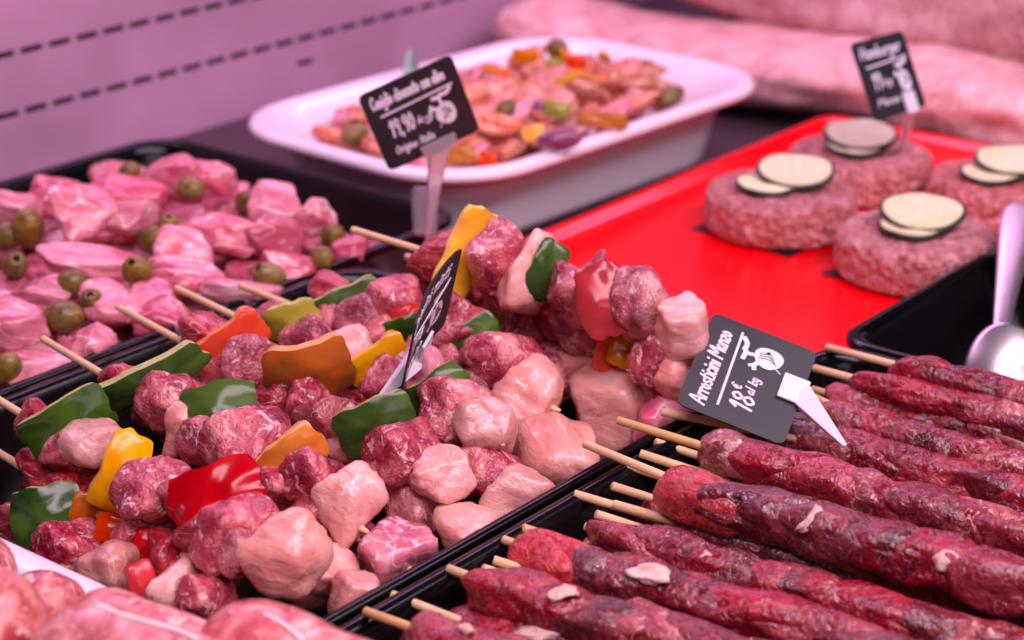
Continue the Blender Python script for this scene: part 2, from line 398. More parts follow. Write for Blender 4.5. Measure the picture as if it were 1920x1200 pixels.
def tube(name, pts, radii, seg=10, caps=True, lump=0.0, seed=0):
    """skin round a line of points"""
    pts = [Vector(p) for p in pts]; V = []; F = []
    n = len(pts)
    ref = Vector((0, 0, 1))
    for i, p in enumerate(pts):
        t = (pts[min(i + 1, n - 1)] - pts[max(i - 1, 0)]).normalized()
        s = t.cross(ref).normalized(); u = s.cross(t)
        for k in range(seg):
            a = 2 * math.pi * k / seg
            d = s * math.cos(a) + u * math.sin(a)
            r = radii[i] if hasattr(radii, '__len__') else radii
            V.append(p + d * r)
    for i in range(n - 1):
        for k in range(seg):
            F.append((i * seg + k, i * seg + (k + 1) % seg, (i + 1) * seg + (k + 1) % seg, (i + 1) * seg + k))
    if caps:
        F.append(tuple(range(seg))[::-1]); F.append(tuple((n - 1) * seg + k for k in range(seg)))
    return mesh(name, V, F)
def stick(parent, a, b, r=0.00165, mat='bamboo'):
    a = Vector(a); b = Vector(b)
    d = (b - a)
    pts = [a, a + d * 0.004, a + d * 0.5, b - d * 0.03, b]
    me = tube('stick', [p - Vector(parent.location) for p in pts], [r * 0.85, r, r, r * 0.95, r * 0.45], 10)
    o = link('stick', me, M[mat]); o.parent = parent
    return o
def rrect(hx, hy, r, n=8):
    pts = []
    r = min(r, hx - 1e-4, hy - 1e-4)
    for cx, cy, a0 in ((hx - r, hy - r, 0), (-hx + r, hy - r, 90), (-hx + r, -hy + r, 180), (hx - r, -hy + r, 270)):
        for k in range(n + 1):
            a = math.radians(a0 + 90 * k / n)
            pts.append((cx + r * math.cos(a), cy + r * math.sin(a)))
    return pts
def lofted(name, rings, cap_first=True, cap_last=True):
    """rings: (hx, hy, r, z) rounded rectangles joined one to the next"""
    V = []; F = []; n = None
    for hx, hy, r, z in rings:
        pr = rrect(hx, hy, r); n = len(pr)
        V += [(x, y, z) for x, y in pr]
    for i in range(len(rings) - 1):
        for k in range(n):
            F.append((i * n + k, i * n + (k + 1) % n, (i + 1) * n + (k + 1) % n, (i + 1) * n + k))
    if cap_first: F.append(tuple(range(n))[::-1])
    if cap_last: F.append(tuple((len(rings) - 1) * n + k for k in range(n)))
    return mesh(name, V, F)
def tray(name, x0, x1, y0, y1, zrim, mat, label, cat='tray', z0=0.001, lip=0.0055, th=0.002, slope=0.012, r=0.025, group=None):
    hx, hy = (x1 - x0) / 2, (y1 - y0) / 2
    H = zrim - z0
    rings = [(hx - slope - lip, hy - slope - lip, r * 0.8, 0), (hx - lip, hy - lip, r, H - 0.004), (hx, hy, r, H - 0.004), (hx, hy, r, H - 0.001),
             (hx - 0.001, hy - 0.001, r, H), (hx - lip * 0.75, hy - lip * 0.75, r, H), (hx - lip - 0.0005, hy - lip - 0.0005, r, H - 0.0015),
             (hx - lip - th, hy - lip - th, r * 0.95, H - 0.006), (hx - slope - lip - th, hy - slope - lip - th, r * 0.75, 0.007),
             (hx - slope - lip - th - 0.005, hy - slope - lip - th - 0.005, r * 0.6, 0.0035)]
    o = link(name, lofted(name, rings), mat, loc=((x0 + x1) / 2, (y0 + y1) / 2, z0))
    return tag(o, label, cat, group)

rnd = random.Random(7)
def rot_random(seed):
    rg = random.Random(seed)
    return Matrix.Rotation(rg.uniform(0, 6.28), 3, 'Z') @ Matrix.Rotation(rg.uniform(0, 6.28), 3, 'X') @ Matrix.Rotation(rg.uniform(0, 6.28), 3, 'Y')

# ------------------------------------------------------------------ the setting: counter and slotted back panel
def box_mesh(name, x0, x1, y0, y1, z0, z1):
    V = [(x, y, z) for x in (x0, x1) for y in (y0, y1) for z in (z0, z1)]
    F = [(0, 1, 3, 2), (4, 6, 7, 5), (0, 4, 5, 1), (2, 3, 7, 6), (0, 2, 6, 4), (1, 5, 7, 3)]
    return mesh(name, V, F)
tag(link('counter', box_mesh('counter', -0.2, 2.6, -0.1, 1.02, -0.04, 0.0), M['counter'], smooth=False), kind='structure')
def slotted_wall():
    y0, y1 = 1.02, 1.032
    X0, X1 = 0.2, 2.6
    V = []; F = []; mi = []
    def quad(a, b, c, d):
        i = len(V); V.extend([a, b, c, d]); F.append((i, i + 1, i + 2, i + 3)); mi.append(0 if a[1] == b[1] == c[1] == d[1] else 1)
    def panel(xa, xb, za, zb):
        quad((xa, y0, za), (xb, y0, za), (xb, y0, zb), (xa, y0, zb))
    def hole(xa, xb, za, zb):
        quad((xa, y0, za), (xb, y0, za), (xb, y1, za), (xa, y1, za))
        quad((xa, y0, zb), (xa, y1, zb), (xb, y1, zb), (xb, y0, zb))
        quad((xa, y0, za), (xa, y1, za), (xa, y1, zb), (xa, y0, zb))
        quad((xb, y0, za), (xb, y0, zb), (xb, y1, zb), (xb, y1, za))
    hh = 0.0018
    rows = [(0.028, [(1.0225, 1.0385)]), (0.0462, [(0.3262 + 0.0225 * k, 0.3262 + 0.0225 * k + 0.0172) for k in range(42)]),
            (0.0848, [(0.327 + 0.0225 * k, 0.327 + 0.0225 * k + 0.0172) for k in range(60)])]
    z = 0.0
    for zc, sl in rows:
        panel(X0, X1, z, zc - hh)
        x = X0
        for a, b in sl:
            panel(x, a, zc - hh, zc + hh); hole(a, b, zc - hh, zc + hh); x = b
        panel(x, X1, zc - hh, zc + hh)
        z = zc + hh
    panel(X0, X1, z, 0.42)
    me = mesh('wall', V, F); me.materials.append(M['wall']); me.materials.append(M['void'])  # slot sides get the dark shade colour instead of the panel's
    me.polygons.foreach_set('material_index', mi)
    return me
wall = tag(link('wall', slotted_wall(), M['wall'], smooth=False), kind='structure')
link('slot_shade_sheet', box_mesh('slot_shade_sheet', 0.2, 2.6, 1.034, 1.05, 0.0, 0.42), M['void'], parent=wall, smooth=False)  # dark sheet added behind the slots to supply their shade

# ------------------------------------------------------------------ trays
ZR = 0.050
tray('serving_tray', 0.42, 0.787, 0.6585, 0.902, ZR, M['black'], 'deep black tray of pink meat chunks and olives beside the slotted panel')
tray('serving_tray', 0.379, 0.692, 0.4165, 0.6555, ZR, M['black'], 'deep black tray holding the mixed kebab skewers with peppers')
tray('serving_tray', 0.392, 0.7475, 0.14, 0.4135, ZR, M['black'], 'black tray holding the dark red beef skewers at the front', r=0.018)
tray('serving_tray', 0.7505, 0.912, 0.20, 0.4155, ZR, M['black'], 'empty black tray with a metal spoon in it', r=0.018)
tray('sausage_tray', 0.10, 0.3865, 0.30, 0.64, 0.0555, M['white_dish'], 'white tray edge showing behind the fat sausages at lower left', lip=0.011, z0=0.006)

# white dish
def dish():
    hx, hy = 0.161, 0.104
    prof = [(0.036, 0.0), (0.030, 0.002), (0.0270, 0.008), (0.0190, 0.042), (0.0165, 0.0465), (0.011, 0.0485), (0.003, 0.0495), (0.0005, 0.0515), (0.0, 0.0535), (0.0010, 0.0558), (0.0035, 0.0570), (0.008, 0.0572), (0.013, 0.0555),
            (0.019, 0.049), (0.026, 0.040), (0.031, 0.024), (0.035, 0.010), (0.044, 0.005)]
    rings = [(hx - i, hy - i, max(0.060 - i * 0.55, 0.02), z) for i, z in prof]
    o = link('serving_dish', lofted('serving_dish', rings), M['white_dish'], loc=(0.962, 0.772, 0.0015), rot=(0, 0, math.radians(-2.5)))
    return tag(o, 'white rounded dish heaped with orange marinated meat', 'dish')
dish()

# red tray
def red_tray():
    hx, hy = 0.222, 0.1165
    rings = [(hx - 0.006, hy - 0.006, 0.012, 0), (hx, hy, 0.016, 0.016), (hx, hy, 0.016, 0.019), (hx - 0.0015, hy - 0.0015, 0.016, 0.0205), (hx - 0.006, hy - 0.006, 0.014, 0.0205),
             (hx - 0.009, hy - 0.009, 0.013, 0.018), (hx - 0.016, hy - 0.016, 0.012, 0.0155)]
    o = link('red_tray', lofted('red_tray', rings), M['red'], loc=(0.933, 0.5365, 0.0065))
    return tag(o, 'shallow glossy red tray under the round burgers', 'tray')
red_tray()
ZRED = 0.0220

# ------------------------------------------------------------------ kebab skewers
def piece(parent, kind, p, axis, spec, seed):
    """one piece threaded on a skewer; p is its centre, px sizes are read at its depth"""
    k = depth(p) / FPX
    up = Vector((0, 0, 1))
    if kind in ('beef', 'chicken', 'fat', 'pinkchop'):
        l, w, h = [s * k * 1.24 for s in spec]
        l /= 0.9
        R = frame(axis, up) @ Matrix.Rotation(random.Random(seed).uniform(-0.6, 0.6), 3, 'X') @ Matrix.Rotation(random.Random(seed + 1).uniform(-0.35, 0.35), 3, 'Z')
        if kind == 'chicken':
            me = chunk('chicken_piece', seed, (l, w, h), cuts=9, n=3.1, amp=0.10, sharp=17, lo=0.60, hi=0.98, fibre=0.022)
            return link('chicken_piece', me, M['chicken'], parent, p, R)
        nm = {'beef': 'pork_cube', 'fat': 'fat_piece', 'pinkchop': 'pork_cube'}[kind]
        me = chunk(nm, seed, (l, w, h), cuts=9, n=4.4, amp=0.09, sharp=30, fibre=0.05)
        return link(nm, me, M[kind], parent, p, R)
    if kind == 'sausage':
        l, w, roll = spec
        l *= k; w *= k
        side = axis.cross(up).normalized()
        d = (side * math.cos(roll) + up * math.sin(roll)).normalized()       # sausage lies across the stick
        R = frame(d, up) @ Matrix.Rotation(math.pi / 2, 3, 'Y')
        me = sausage_cut('sausage_piece', seed, w * 1.26, l * 1.24)
        return link('sausage_piece', me, M['sausage'], parent, p, R)

def kebab(label, a, b, za, zb, pieces, seed, tip_extra=0.0, mat='bamboo', fill=False):
    A, B = P(*a, za), P(*b, zb)
    t = thing('kebab_skewer', (A.x, A.y, A.z), label, 'skewer', 'mixed kebab skewers in the black tray')
    stick(t, A, B + (B - A).normalized() * tip_extra, mat=mat)
    axis = (B - A).normalized()
    ax, ay = a; bx, by = b
    L2 = (bx - ax) ** 2 + (by - ay) ** 2
    dA, dB = depth(A), depth(B)
    if fill:                             # pieces hidden under the upper skewers
        rf = random.Random(seed); pieces = list(pieces); n = int(math.sqrt(L2) / (62 if fill is True else 30))
        mid = [q[1] if q[0] not in PEP else ((q[1][0] + q[2][0]) / 2, (q[1][1] + q[2][1]) / 2) for q in pieces]
        lo_s = 0.0 if fill is True else min(((q[0] - ax) * (bx - ax) + (q[1] - ay) * (by - ay)) / L2 for q in mid)
        for i in range(2, n):
            s = i / n
            if fill != True and not lo_s < s < 0.9: continue
            x, y = ax + (bx - ax) * s, ay + (by - ay) * s
            if all(math.hypot(x - (q[1][0] if q[0] not in PEP else (q[1][0] + q[2][0]) / 2), y - (q[1][1] if q[0] not in PEP else (q[1][1] + q[2][1]) / 2)) > (55 if fill is True else 42) for q in pieces):
                kd = rf.choice(['sausage', 'beef', 'sausage', 'chicken'])
                pieces.append((kd, (x, y), (80, 88, rf.uniform(0, 1)) if kd == 'sausage' else (80, 85, 75)))
    for i, pc in enumerate(pieces):
        kind = pc[0]
        sd = seed * 100 + i * 7
        if kind in PEP:
            (x1, y1), (x2, y2), wpx, nrm = pc[1:5]
            bend = pc[5] if len(pc) > 5 else 0.8
            dz = pc[6] if len(pc) > 6 else 0.0
            mx, my = (x1 + x2) / 2, (y1 + y2) / 2
            s = ((mx - ax) * (bx - ax) + (my - ay) * (by - ay)) / L2
            dd = 1 / ((1 - s) / dA + s / dB)
            q1, q2 = PD(x1, y1, dd), PD(x2, y2, dd)
            xa = (q2 - q1)
            c = (q1 + q2) / 2
            view = (CAM - c).normalized()
            n = (view * nrm[0] + axis * nrm[1] + Vector((0, 0, 1)) * nrm[2]).normalized()
            k = dd / FPX
            me, mi = pepper('bell_pepper_piece', sd, xa.length * 1.10, wpx * k * 1.08, 0.0042, bend * 1.5, 0.16, 0.075)
            o = link('bell_pepper_piece', me, PEP[kind], t, c + view * (0.0075 - dz), frame(xa, n))
            me.polygons.foreach_set("material_index", mi); me.set_sharp_from_angle(angle=math.radians(48))
        else:
            (x, y), spec = pc[1], pc[2]
            s = ((x - ax) * (bx - ax) + (y - ay) * (by - ay)) / L2
            dd = 1 / ((1 - s) / dA + s / dB)
            off = pc[3] if len(pc) > 3 else 0.0
            piece(t, kind, PD(x, y, dd + off), axis, spec, sd)
    return t
S, C_, B_ = 'sausage', 'chicken', 'beef'
F_ = (0.75, 0.5, 0.2)       # skin mostly to the viewer
E_ = (0.15, 1.0, 0.0)       # slice across the stick
T_ = (0.5, 0.2, 0.7)
kebab('kebab skewer nearest the sausages, with notched yellow and crimson pepper', (-60, 715), (545, 1083), 0.068, 0.056, [
    (B_, (75, 790), (95, 62, 68)), (B_, (75, 862), (60, 70, 70), 0.004), ('green', (52, 845), (200, 762), 92, (0.6, 0.8, 0.2), 0.7),
    (S, (138, 845), (78, 84, 0.3)), (C_, (180, 835), (85, 95, 100)), ('yellow', (262, 818), (198, 962), 74, (0.8, 0.5, 0.1), 0.9, 0.002),
    (S, (292, 918), (100, 108, 0.5)), (B_, (345, 945), (70, 80, 80)), ('red', (318, 950), (482, 895), 105, (0.8, 0.4, 0.5), 0.7, 0.0),
    (S, (440, 1000), (108, 116, 0.1)), (C_, (530, 1035), (115, 130, 125))], 1, fill='mid')
kebab('kebab skewer with wide glossy green pepper in its middle, left of centre', (80, 635), (690, 998), 0.068, 0.054, [
    (B_, (245, 716), (85, 82, 75)), ('green', (192, 770), (382, 672), 62, (0.35, 1.0, -0.1), 0.5), (S, (330, 760), (92, 105, 0.5)), (C_, (352, 812), (60, 90, 90)),
    ('green', (332, 782), (478, 752), 100, (0.8, 0.3, 0.55), 0.9), (S, (466, 828), (104, 114, 0.2)), ('orange', (502, 905), (600, 820), 80, (0.7, 0.7, 0.1), 0.8),
    (S, (592, 905), (86, 100, 0.6)), (C_, (652, 958), (100, 112, 140))], 2, fill='mid')
kebab('kebab skewer with scarlet, brown-orange and green pepper across its middle', (220, 575), (850, 916), 0.068, 0.054, [
    (B_, (388, 642), (95, 82, 75)), ('scarlet', (388, 688), (492, 608), 72, (0.5, 0.9, 0.1), 0.5), (S, (487, 690), (88, 100, 0.7)), (S, (550, 700), (60, 80, 0.2)),
    ('brown', (500, 728), (662, 692), 110, (0.55, 0.8, -0.30), 0.8), (B_, (622, 790), (105, 105, 100)), ('green', (640, 832), (776, 775), 95, (0.7, 0.7, 0.15), 0.7),
    (S, (765, 850), (98, 118, 0.2)), (C_, (818, 893), (85, 110, 80))], 3, fill='mid')
kebab('kebab skewer passing under the leaning dark price card', (330, 540), (945, 835), 0.068, 0.055, [
    (B_, (512, 603), (90, 60, 55)), ('lime', (498, 622), (596, 588), 60, (0.4, 0.9, 0.1), 0.9), (S, (588, 642), (88, 86, 0.4)), (C_, (650, 668), (90, 105, 80)),
    ('yellow', (662, 715), (762, 650), 60, (0.6, 0.8, 0.1), 0.4), (S, (722, 718), (74, 84, 0.8)), ('pinkchop', (790, 700), (80, 80, 80)),
    ('green', (768, 772), (872, 700), 64, (0.7, 0.6, 0.3), 0.8), (S, (850, 768), (100, 108, 0.3)), (C_, (905, 812), (80, 95, 105))], 4, fill='mid')
kebab('kebab skewer with a dark green pepper strip tipped pale, behind the dark card', (450, 535), (1050, 770), 0.066, 0.054, [
    (B_, (628, 548), (80, 55, 45)), ('green', (592, 592), (712, 542), 50, (0.5, 0.9, 0.2), 0.3), (S, (690, 592), (84, 84, 0.5)), (S, (745, 565), (80, 80, 0.2)),
    ('red', (735, 592), (795, 580), 30, (0.7, 0.4, 0.4), 0.4), ('green', (722, 632), (792, 608), 46, (0.6, 0.8, 0.2), 0.3), (S, (852, 602), (92, 86, 0.5)), (B_, (880, 622), (60, 70, 70)),
    ('green', (848, 662), (936, 612), 66, (0.65, 0.7, 0.25), 0.8), (S, (945, 672), (90, 118, 0.25)), (C_, (992, 735), (110, 125, 120))], 5, fill='mid')
kebab('kebab skewer under the topmost one, ending in long pale chicken', (762, 480), (1225, 702), 0.062, 0.054, [
    (B_, (812, 510), (70, 60, 60)), ('yellow', (852, 578), (892, 552), 44, F_, 0.6), (S, (905, 582), (80, 80, 0.3)), ('lime', (920, 602), (996, 582), 46, (0.4, 0.8, 0.5), 0.6),
    (S, (1010, 625), (90, 100, 0.2)), (C_, (1090, 690), (130, 110, 95)), ('pinkchop', (1200, 728), (110, 95, 80))], 6, fill='mid')
kebab('topmost kebab skewer lying against the red tray, with a large red pepper', (660, 430), (1316, 628), 0.094, 0.084, [
    (B_, (828, 480), (85, 90, 105)), ('yellow', (912, 405), (845, 545), 72, (0.45, 0.9, 0.1), -0.3), (S, (938, 500), (92, 135, 1.1)), (C_, (988, 508), (70, 110, 125)),
    ('green', (1048, 452), (1006, 562), 62, (0.8, 0.5, 0.3), 0.9), (S, (1078, 548), (84, 118, 1.0)), (B_, (1108, 530), (50, 95, 100)),
    ('red', (1080, 575), (1186, 545), 125, (0.5, 0.55, 0.45), 1.2, -0.010), (S, (1198, 578), (96, 120, 0.9)), (C_, (1272, 605), (85, 100, 105))], 7, fill='mid')
kebab('shadowed kebab skewer beneath the topmost one beside the red tray', (790, 520), (1300, 735), 0.066, 0.060, [
    (B_, (890, 545), (70, 70, 70)), (C_, (965, 558), (80, 75, 60)), (S, (1100, 615), (90, 100, 0.4)), (B_, (1060, 590), (80, 90, 80)), ('scarlet', (1120, 640), (1165, 650), 100, (0.8, 0.6, 0.1), 0.5),
    ('orange', (1150, 640), (1205, 665), 70, (0.8, 0.5, 0.1), 0.5), (S, (1240, 680), (80, 86, 0.4)), (C_, (1275, 705), (70, 90, 100))], 8, fill='mid')
# lower layer of the tray
kebab('low kebab skewer ending in the biggest chicken cube at the tray edge', (620, 600), (1120, 868), 0.040, 0.042, [
    (B_, (740, 660), (90, 80, 70)), (S, (830, 710), (90, 90, 0.3)), (S, (960, 790), (90, 90, 0.4)), (C_, (1052, 842), (150, 140, 130))], 9, fill=True)
kebab('low kebab skewer whose round chicken end nears the tilted beef card', (800, 610), (1235, 790), 0.040, 0.044, [
    (S, (960, 690), (80, 80, 0.4)), (C_, (1138, 770), (120, 135, 135)), ('pinkchop', (1240, 790), (80, 90, 80))], 10, fill=True)
kebab('low kebab skewer ending in peach chicken under the dark stick tips', (520, 690), (1015, 965), 0.036, 0.040, [
    (B_, (640, 770), (90, 90, 70)), (S, (740, 820), (90, 90, 0.3)), ('green', (690, 900), (740, 850), 110, (0.8, 0.6, 0.0), 0.5), (S, (915, 892), (86, 96, 0.5)), (C_, (968, 938), (110, 110, 95))], 11, fill=True)
kebab('low kebab skewer ending in flat broad chicken along the tray edge', (420, 760), (930, 1015), 0.034, 0.040, [
    (B_, (540, 830), (90, 90, 70)), (S, (660, 900), (90, 90, 0.3)), (S, (792, 965), (92, 104, 0.4)), (C_, (890, 995), (140, 120, 85))], 12, fill=True)
kebab('low kebab skewer ending in folded pink chicken above the stick tips', (330, 830), (780, 1075), 0.034, 0.042, [
    (B_, (470, 900), (90, 90, 70)), (S, (560, 960), (90, 90, 0.3)), (S, (640, 1010), (80, 90, 0.3)), ('pinkchop', (732, 1050), (105, 130, 125))], 13, fill=True)
kebab('low kebab skewer ending in chicken right behind the fat sausages', (230, 860), (700, 1135), 0.034, 0.040, [
    (B_, (360, 940), (90, 90, 70)), (S, (450, 1010), (90, 90, 0.3)), (C_, (600, 1075), (110, 110, 110)), (C_, (672, 1120), (95, 90, 90))], 14, fill=True)
kebab('low kebab skewer with an orange pepper curl beside the yellow pepper', (-20, 838), (420, 1110), 0.050, 0.040, [
    (B_, (90, 915), (90, 75, 70)), (B_, (130, 920), (80, 80, 80)), ('brown', (150, 990), (175, 930), 50, (0.8, 0.6, 0), 0.5), ('scarlet', (180, 985), (250, 1000), 52, (0.85, 0.5, 0.1), 0.6),
    (S, (260, 985), (70, 90, 0.4)), ('red', (250, 1020), (300, 1025), 60, (0.8, 0.5, 0.1), 0.5), (B_, (330, 1050), (80, 90, 90)), (S, (385, 1070), (80, 80, 0.2))], 15, fill=True)
kebab('bottom left kebab skewer with a big shaded green pepper', (-60, 930), (400, 1150), 0.036, 0.040, [
    (B_, (15, 985), (70, 70, 70)), ('green', (22, 990), (150, 975), 125, (0.85, 0.5, 0.0), 0.4), (S, (135, 1032), (100, 95, 0.3)), (C_, (215, 1075), (100, 110, 90)),
    ('red', (262, 1055), (280, 1140), 50, (0.75, 0.6, 0.1), 0.6), (C_, (325, 1110), (70, 100, 100)), (S, (380, 1125), (80, 80, 0.4))], 16, fill=True)

for j, (a, b, zz, lab) in enumerate([((500, 600), (900, 800), 0.040, 'buried kebab skewer under the leaning dark card'), ((300, 640), (760, 890), 0.038, 'buried kebab skewer under the brown-orange pepper'),
                                ((180, 700), (620, 960), 0.038, 'buried kebab skewer under the wide glossy green pepper'), ((60, 780), (480, 1040), 0.038, 'buried kebab skewer under the crimson pepper'),
                                ((700, 540), (1120, 720), 0.044, 'buried kebab skewer under the long pale chicken'), ((860, 560), (1330, 760), 0.036, 'buried kebab skewer lowest beside the red tray')]):
    kebab(lab, a, b, zz, zz, [], 60 + j, fill=True)

# ------------------------------------------------------------------ dark beef skewers
def arrosticino(label, tip, start, end, rpx, z, seed, fats=(), red=None, mat='bamboo', dz=0.0, sub=None):
    A, B = P(*start, z), P(*end, z - 0.004)
    d = (B - A).normalized()
    T = P(*tip, z + dz)
    t = thing('beef_skewer', (A.x, A.y, A.z), label, 'skewer', 'dark beef skewers in the front black tray')
    stick(t, T, A + d * 0.03, 0.00175, mat)
    if B is None: return t
    k = depth(A) / FPX
    L = min((B - A).length, 0.215)
    rg = random.Random(seed); x = 0.0; i = 0; r = rpx * k
    while x < L:
        l = rg.uniform(0.020, 0.040); q = rg.uniform(0.95, 1.07)
        c = A + d * (x + l * 0.42) + d.cross(Vector((0, 0, 1))) * rg.uniform(-0.05, 0.05) * r + Vector((0, 0, rg.uniform(-0.05, 0.05) * r))
        me = chunk('beef_cube', seed * 50 + i, (l * 1.35, 1.90 * r * q, 1.84 * r * q), cuts=5, n=2.8, amp=0.115, sub=4 if sub is None else sub, sharp=10, lo=0.78, hi=1.0)
        mt = M['arrost'][rg.choices([0, 1, 2, 3], [4.5, 5.0, 0.4, 1.7])[0]]
        if red and i < 1: mt = M['redtip']
        link('lean_tip' if red and i < 1 else 'beef_cube', me, mt, t, c, frame(d, Vector((0, rg.uniform(-1, 1), 1.0))) @ Matrix.Rotation(rg.uniform(-0.2, 0.2), 3, 'Z'))
        x += l * 0.52; i += 1
    def at_surface(x, y, out):
        # point on the log's upper side seen at that place
        r = rpx * k
        best = None
        for i in range(60):
            c = A + d * (L * i / 59)
            px, py = pix(c + Vector((0, 0, 0)))
            e = abs(px - x)
            if best is None or e < best[0]: best = (e, c)
        c = best[1]
        w = PD(x, y, depth(c))
        v = (CAM - c).normalized()
        off = (w - c); off = off - d * off.dot(d)
        h = math.sqrt(max(0.0, (r * out) ** 2 - min(off.length, r * 0.95) ** 2))
        return w + v * h, (off + v * h).normalized()
    for j, (x, y, l, w, ang) in enumerate(fats):
        c, n = at_surface(x, y, 0.94)
        me = chunk('fat_piece', seed + 31 + j, (l * k * 1.15, w * k * 1.25, 0.0032), cuts=7, n=2.4, amp=0.30, sub=3, lo=0.45, hi=0.9, sharp=25)
        link('fat_piece', me, M['fat'], t, c, frame(d, n) @ Matrix.Rotation(ang, 3, 'Z'))
    return t
arrosticino('beef skewer farthest right, its bright red meat against the spoon', (1550, 651), (1692, 690), (2010, 768), 36, 0.060, 201, mat='bamboo', dz=-0.008)
arrosticino('second beef skewer from the spoon, its stick pointing at the empty tray', (1526, 690), (1640, 722), (2010, 816), 33, 0.055, 202, dz=-0.003)
arrosticino('third beef skewer from the spoon, beside the white clip', (1522, 730), (1570, 745), (2010, 862), 34, 0.046, 203, mat='bamboo_b')
arrosticino('fourth beef skewer from the spoon, starting just right of the white clip', (1500, 732), (1540, 778), (2010, 912), 38, 0.048, 204)
arrosticino('beef skewer under the tip of the white price card spike', (1240, 772), (1430, 800), (2010, 962), 42, 0.044, 205, dz=0.010)
arrosticino('beef skewer whose stick reaches over the chicken, below the slate card', (1158, 788), (1335, 845), (2010, 1035), 46, 0.053, 206, fats=[(1370, 880, 60, 26, 0.8)], mat='bamboo_b', dz=0.008)
arrosticino('thick beef skewer with a cherry red tip, highest in the front tray', (1096, 832), (1262, 918), (2010, 1130), 54, 0.058, 207, fats=[(1520, 975, 56, 30, 1.2), (1775, 1055, 40, 32, 0.3)], red=((1310, 915), 95), dz=0.004)
arrosticino('sunken beef skewer in the gap just left of the thick one', (1076, 926), (1232, 972), (2010, 1195), 42, 0.036, 208, fats=[(1370, 1008, 60, 18, 0.2)], dz=0.014)
arrosticino('beef skewer with a short pale stick stub, left of the sunken one', (1098, 987), (1130, 1005), (2010, 1262), 46, 0.046, 209, fats=[(1320, 1045, 30, 24, 0.3)])
arrosticino('beef skewer with a red tip and a pale fat patch, low in front', (944, 1012), (985, 1035), (1980, 1322), 48, 0.050, 210, fats=[(1215, 1072, 78, 36, 0.0)], red=((1025, 1032), 80))
arrosticino('beef skewer with notched white fat near its rounded end', (840, 1066), (915, 1105), (1900, 1400), 54, 0.050, 211, fats=[(1060, 1112, 58, 30, 1.0)])
arrosticino('beef skewer second nearest the fat sausages', (734, 1115), (870, 1180), (1800, 1460), 46, 0.038, 212, fats=[(1000, 1190, 90, 36, 0.4)], dz=0.010)
arrosticino('beef skewer nearest the fat sausages, in the bottom corner of its tray', (684, 1146), (785, 1190), (1700, 1470), 48, 0.052, 213, fats=[(880, 1180, 36, 20, 0.0)], mat='bamboo_b')
arrosticino('beef skewer wedged low between the slate card rod and the thick one', (1200, 850), (1330, 900), (2010, 1080), 40, 0.040, 214, dz=0.012, sub=3)
arrosticino('beef skewer low between the notched fat rod and the red tipped one', (925, 1050), (1010, 1080), (1990, 1370), 40, 0.038, 215, dz=0.012, sub=3)
arrosticino('beef skewer low just in front of the thick rod', (1150, 945), (1270, 985), (2010, 1165), 40, 0.044, 216, dz=0.006, sub=3)
for j, (tp, st) in enumerate([((1228, 829), (1345, 868)), ((1174, 872), (1290, 915)), ((1147, 911), (1262, 950)), ((980, 990), (1060, 1018)), ((1117, 964), (1220, 1000)), ((905, 1066), (990, 1095))]):
    lab = ['buried beef skewer, short stick below the slate card', 'buried beef skewer, short stick under the thick skewer\'s stick', 'buried beef skewer, stub midway along the tray edge',
           'buried beef skewer, amber stub above the low red tip', 'buried beef skewer, stub under the long pale stick', 'buried beef skewer, stub right of the notched fat skewer\'s stick'][j]
    arrosticino(lab, tp, st, (st[0] + 640, st[1] + 190), 40, 0.028, 230 + j, mat='bamboo_b' if j == 3 else 'bamboo', dz=0.022, sub=3)

# ------------------------------------------------------------------ fat sausages, lower left
def link_sausage(label, a, b, rpx, z, seed, bow=0.0):
    A, B = P(*a, z), P(*b, z)
    k = depth(A) / FPX; r = rpx * k * 1.20
    t = thing('fat_sausage', (A.x, A.y, A.z), label, 'sausage', 'fat sausages at lower left')
    n = 44; pts = []; rad = []
    d = B - A; ax = d.normalized()
    for i in range(n + 1):
        s = i / n
        c = d * s + Vector((0, 0, 1)) * bow * 4 * s * (1 - s)
        e = min(s, 1 - s) * d.length / r
        cap = math.sqrt(max(0.0, 1 - max(0.0, 1 - e / 1.0) ** 2)) if e < 1 else 1
        rad.append(max(0.0008, r * cap * (1 + 0.05 * noise.noise((s * 5, seed, 2)))))
        pts.append(c)
    me = tube('casing', pts, rad, 36)
    for v in me.vertices:
        q = Vector(v.co)
        v.co = q + Vector((noise.noise(q * 60 + Vector((seed, 0, 0))), noise.noise(q * 60 + Vector((0, seed, 0))), noise.noise(q * 60 + Vector((0, 0, seed))))) * 0.0012
    o = link('casing', me, M['link']); o.parent = t
    return t, A, d, r
SG = {}
SG[0] = link_sausage('fat sausage cut by the left picture edge, upper of two', (-380, 1000), (20, 1085), 62, 0.070, 1)
SG[1] = link_sausage('fat sausage filling the bottom left corner', (-420, 1110), (75, 1190), 92, 0.078, 2)
SG[2] = link_sausage('fat sausage tucked under the white tray edge, behind the others', (30, 1120), (140, 1165), 62, 0.058, 3)
SG[3] = link_sausage('fat sausage with long white string, second from the left corner', (85, 1215), (640, 1420), 98, 0.076, 4)
SG[5] = link_sausage('fat sausage behind the stringed one, touching the tray edge', (150, 1150), (520, 1300), 58, 0.062, 6)
SG[4] = link_sausage('large fat sausage overlapping the tray corner, with short white string', (395, 1208), (800, 1390), 102, 0.074, 5)
link_sausage('low fat sausage lying on the white tray floor, nearest the divider', (60, 1230), (620, 1480), 105, 0.031, 7)
link_sausage('low fat sausage lying on the white tray floor, at the left', (-260, 1250), (260, 1500), 105, 0.031, 8)
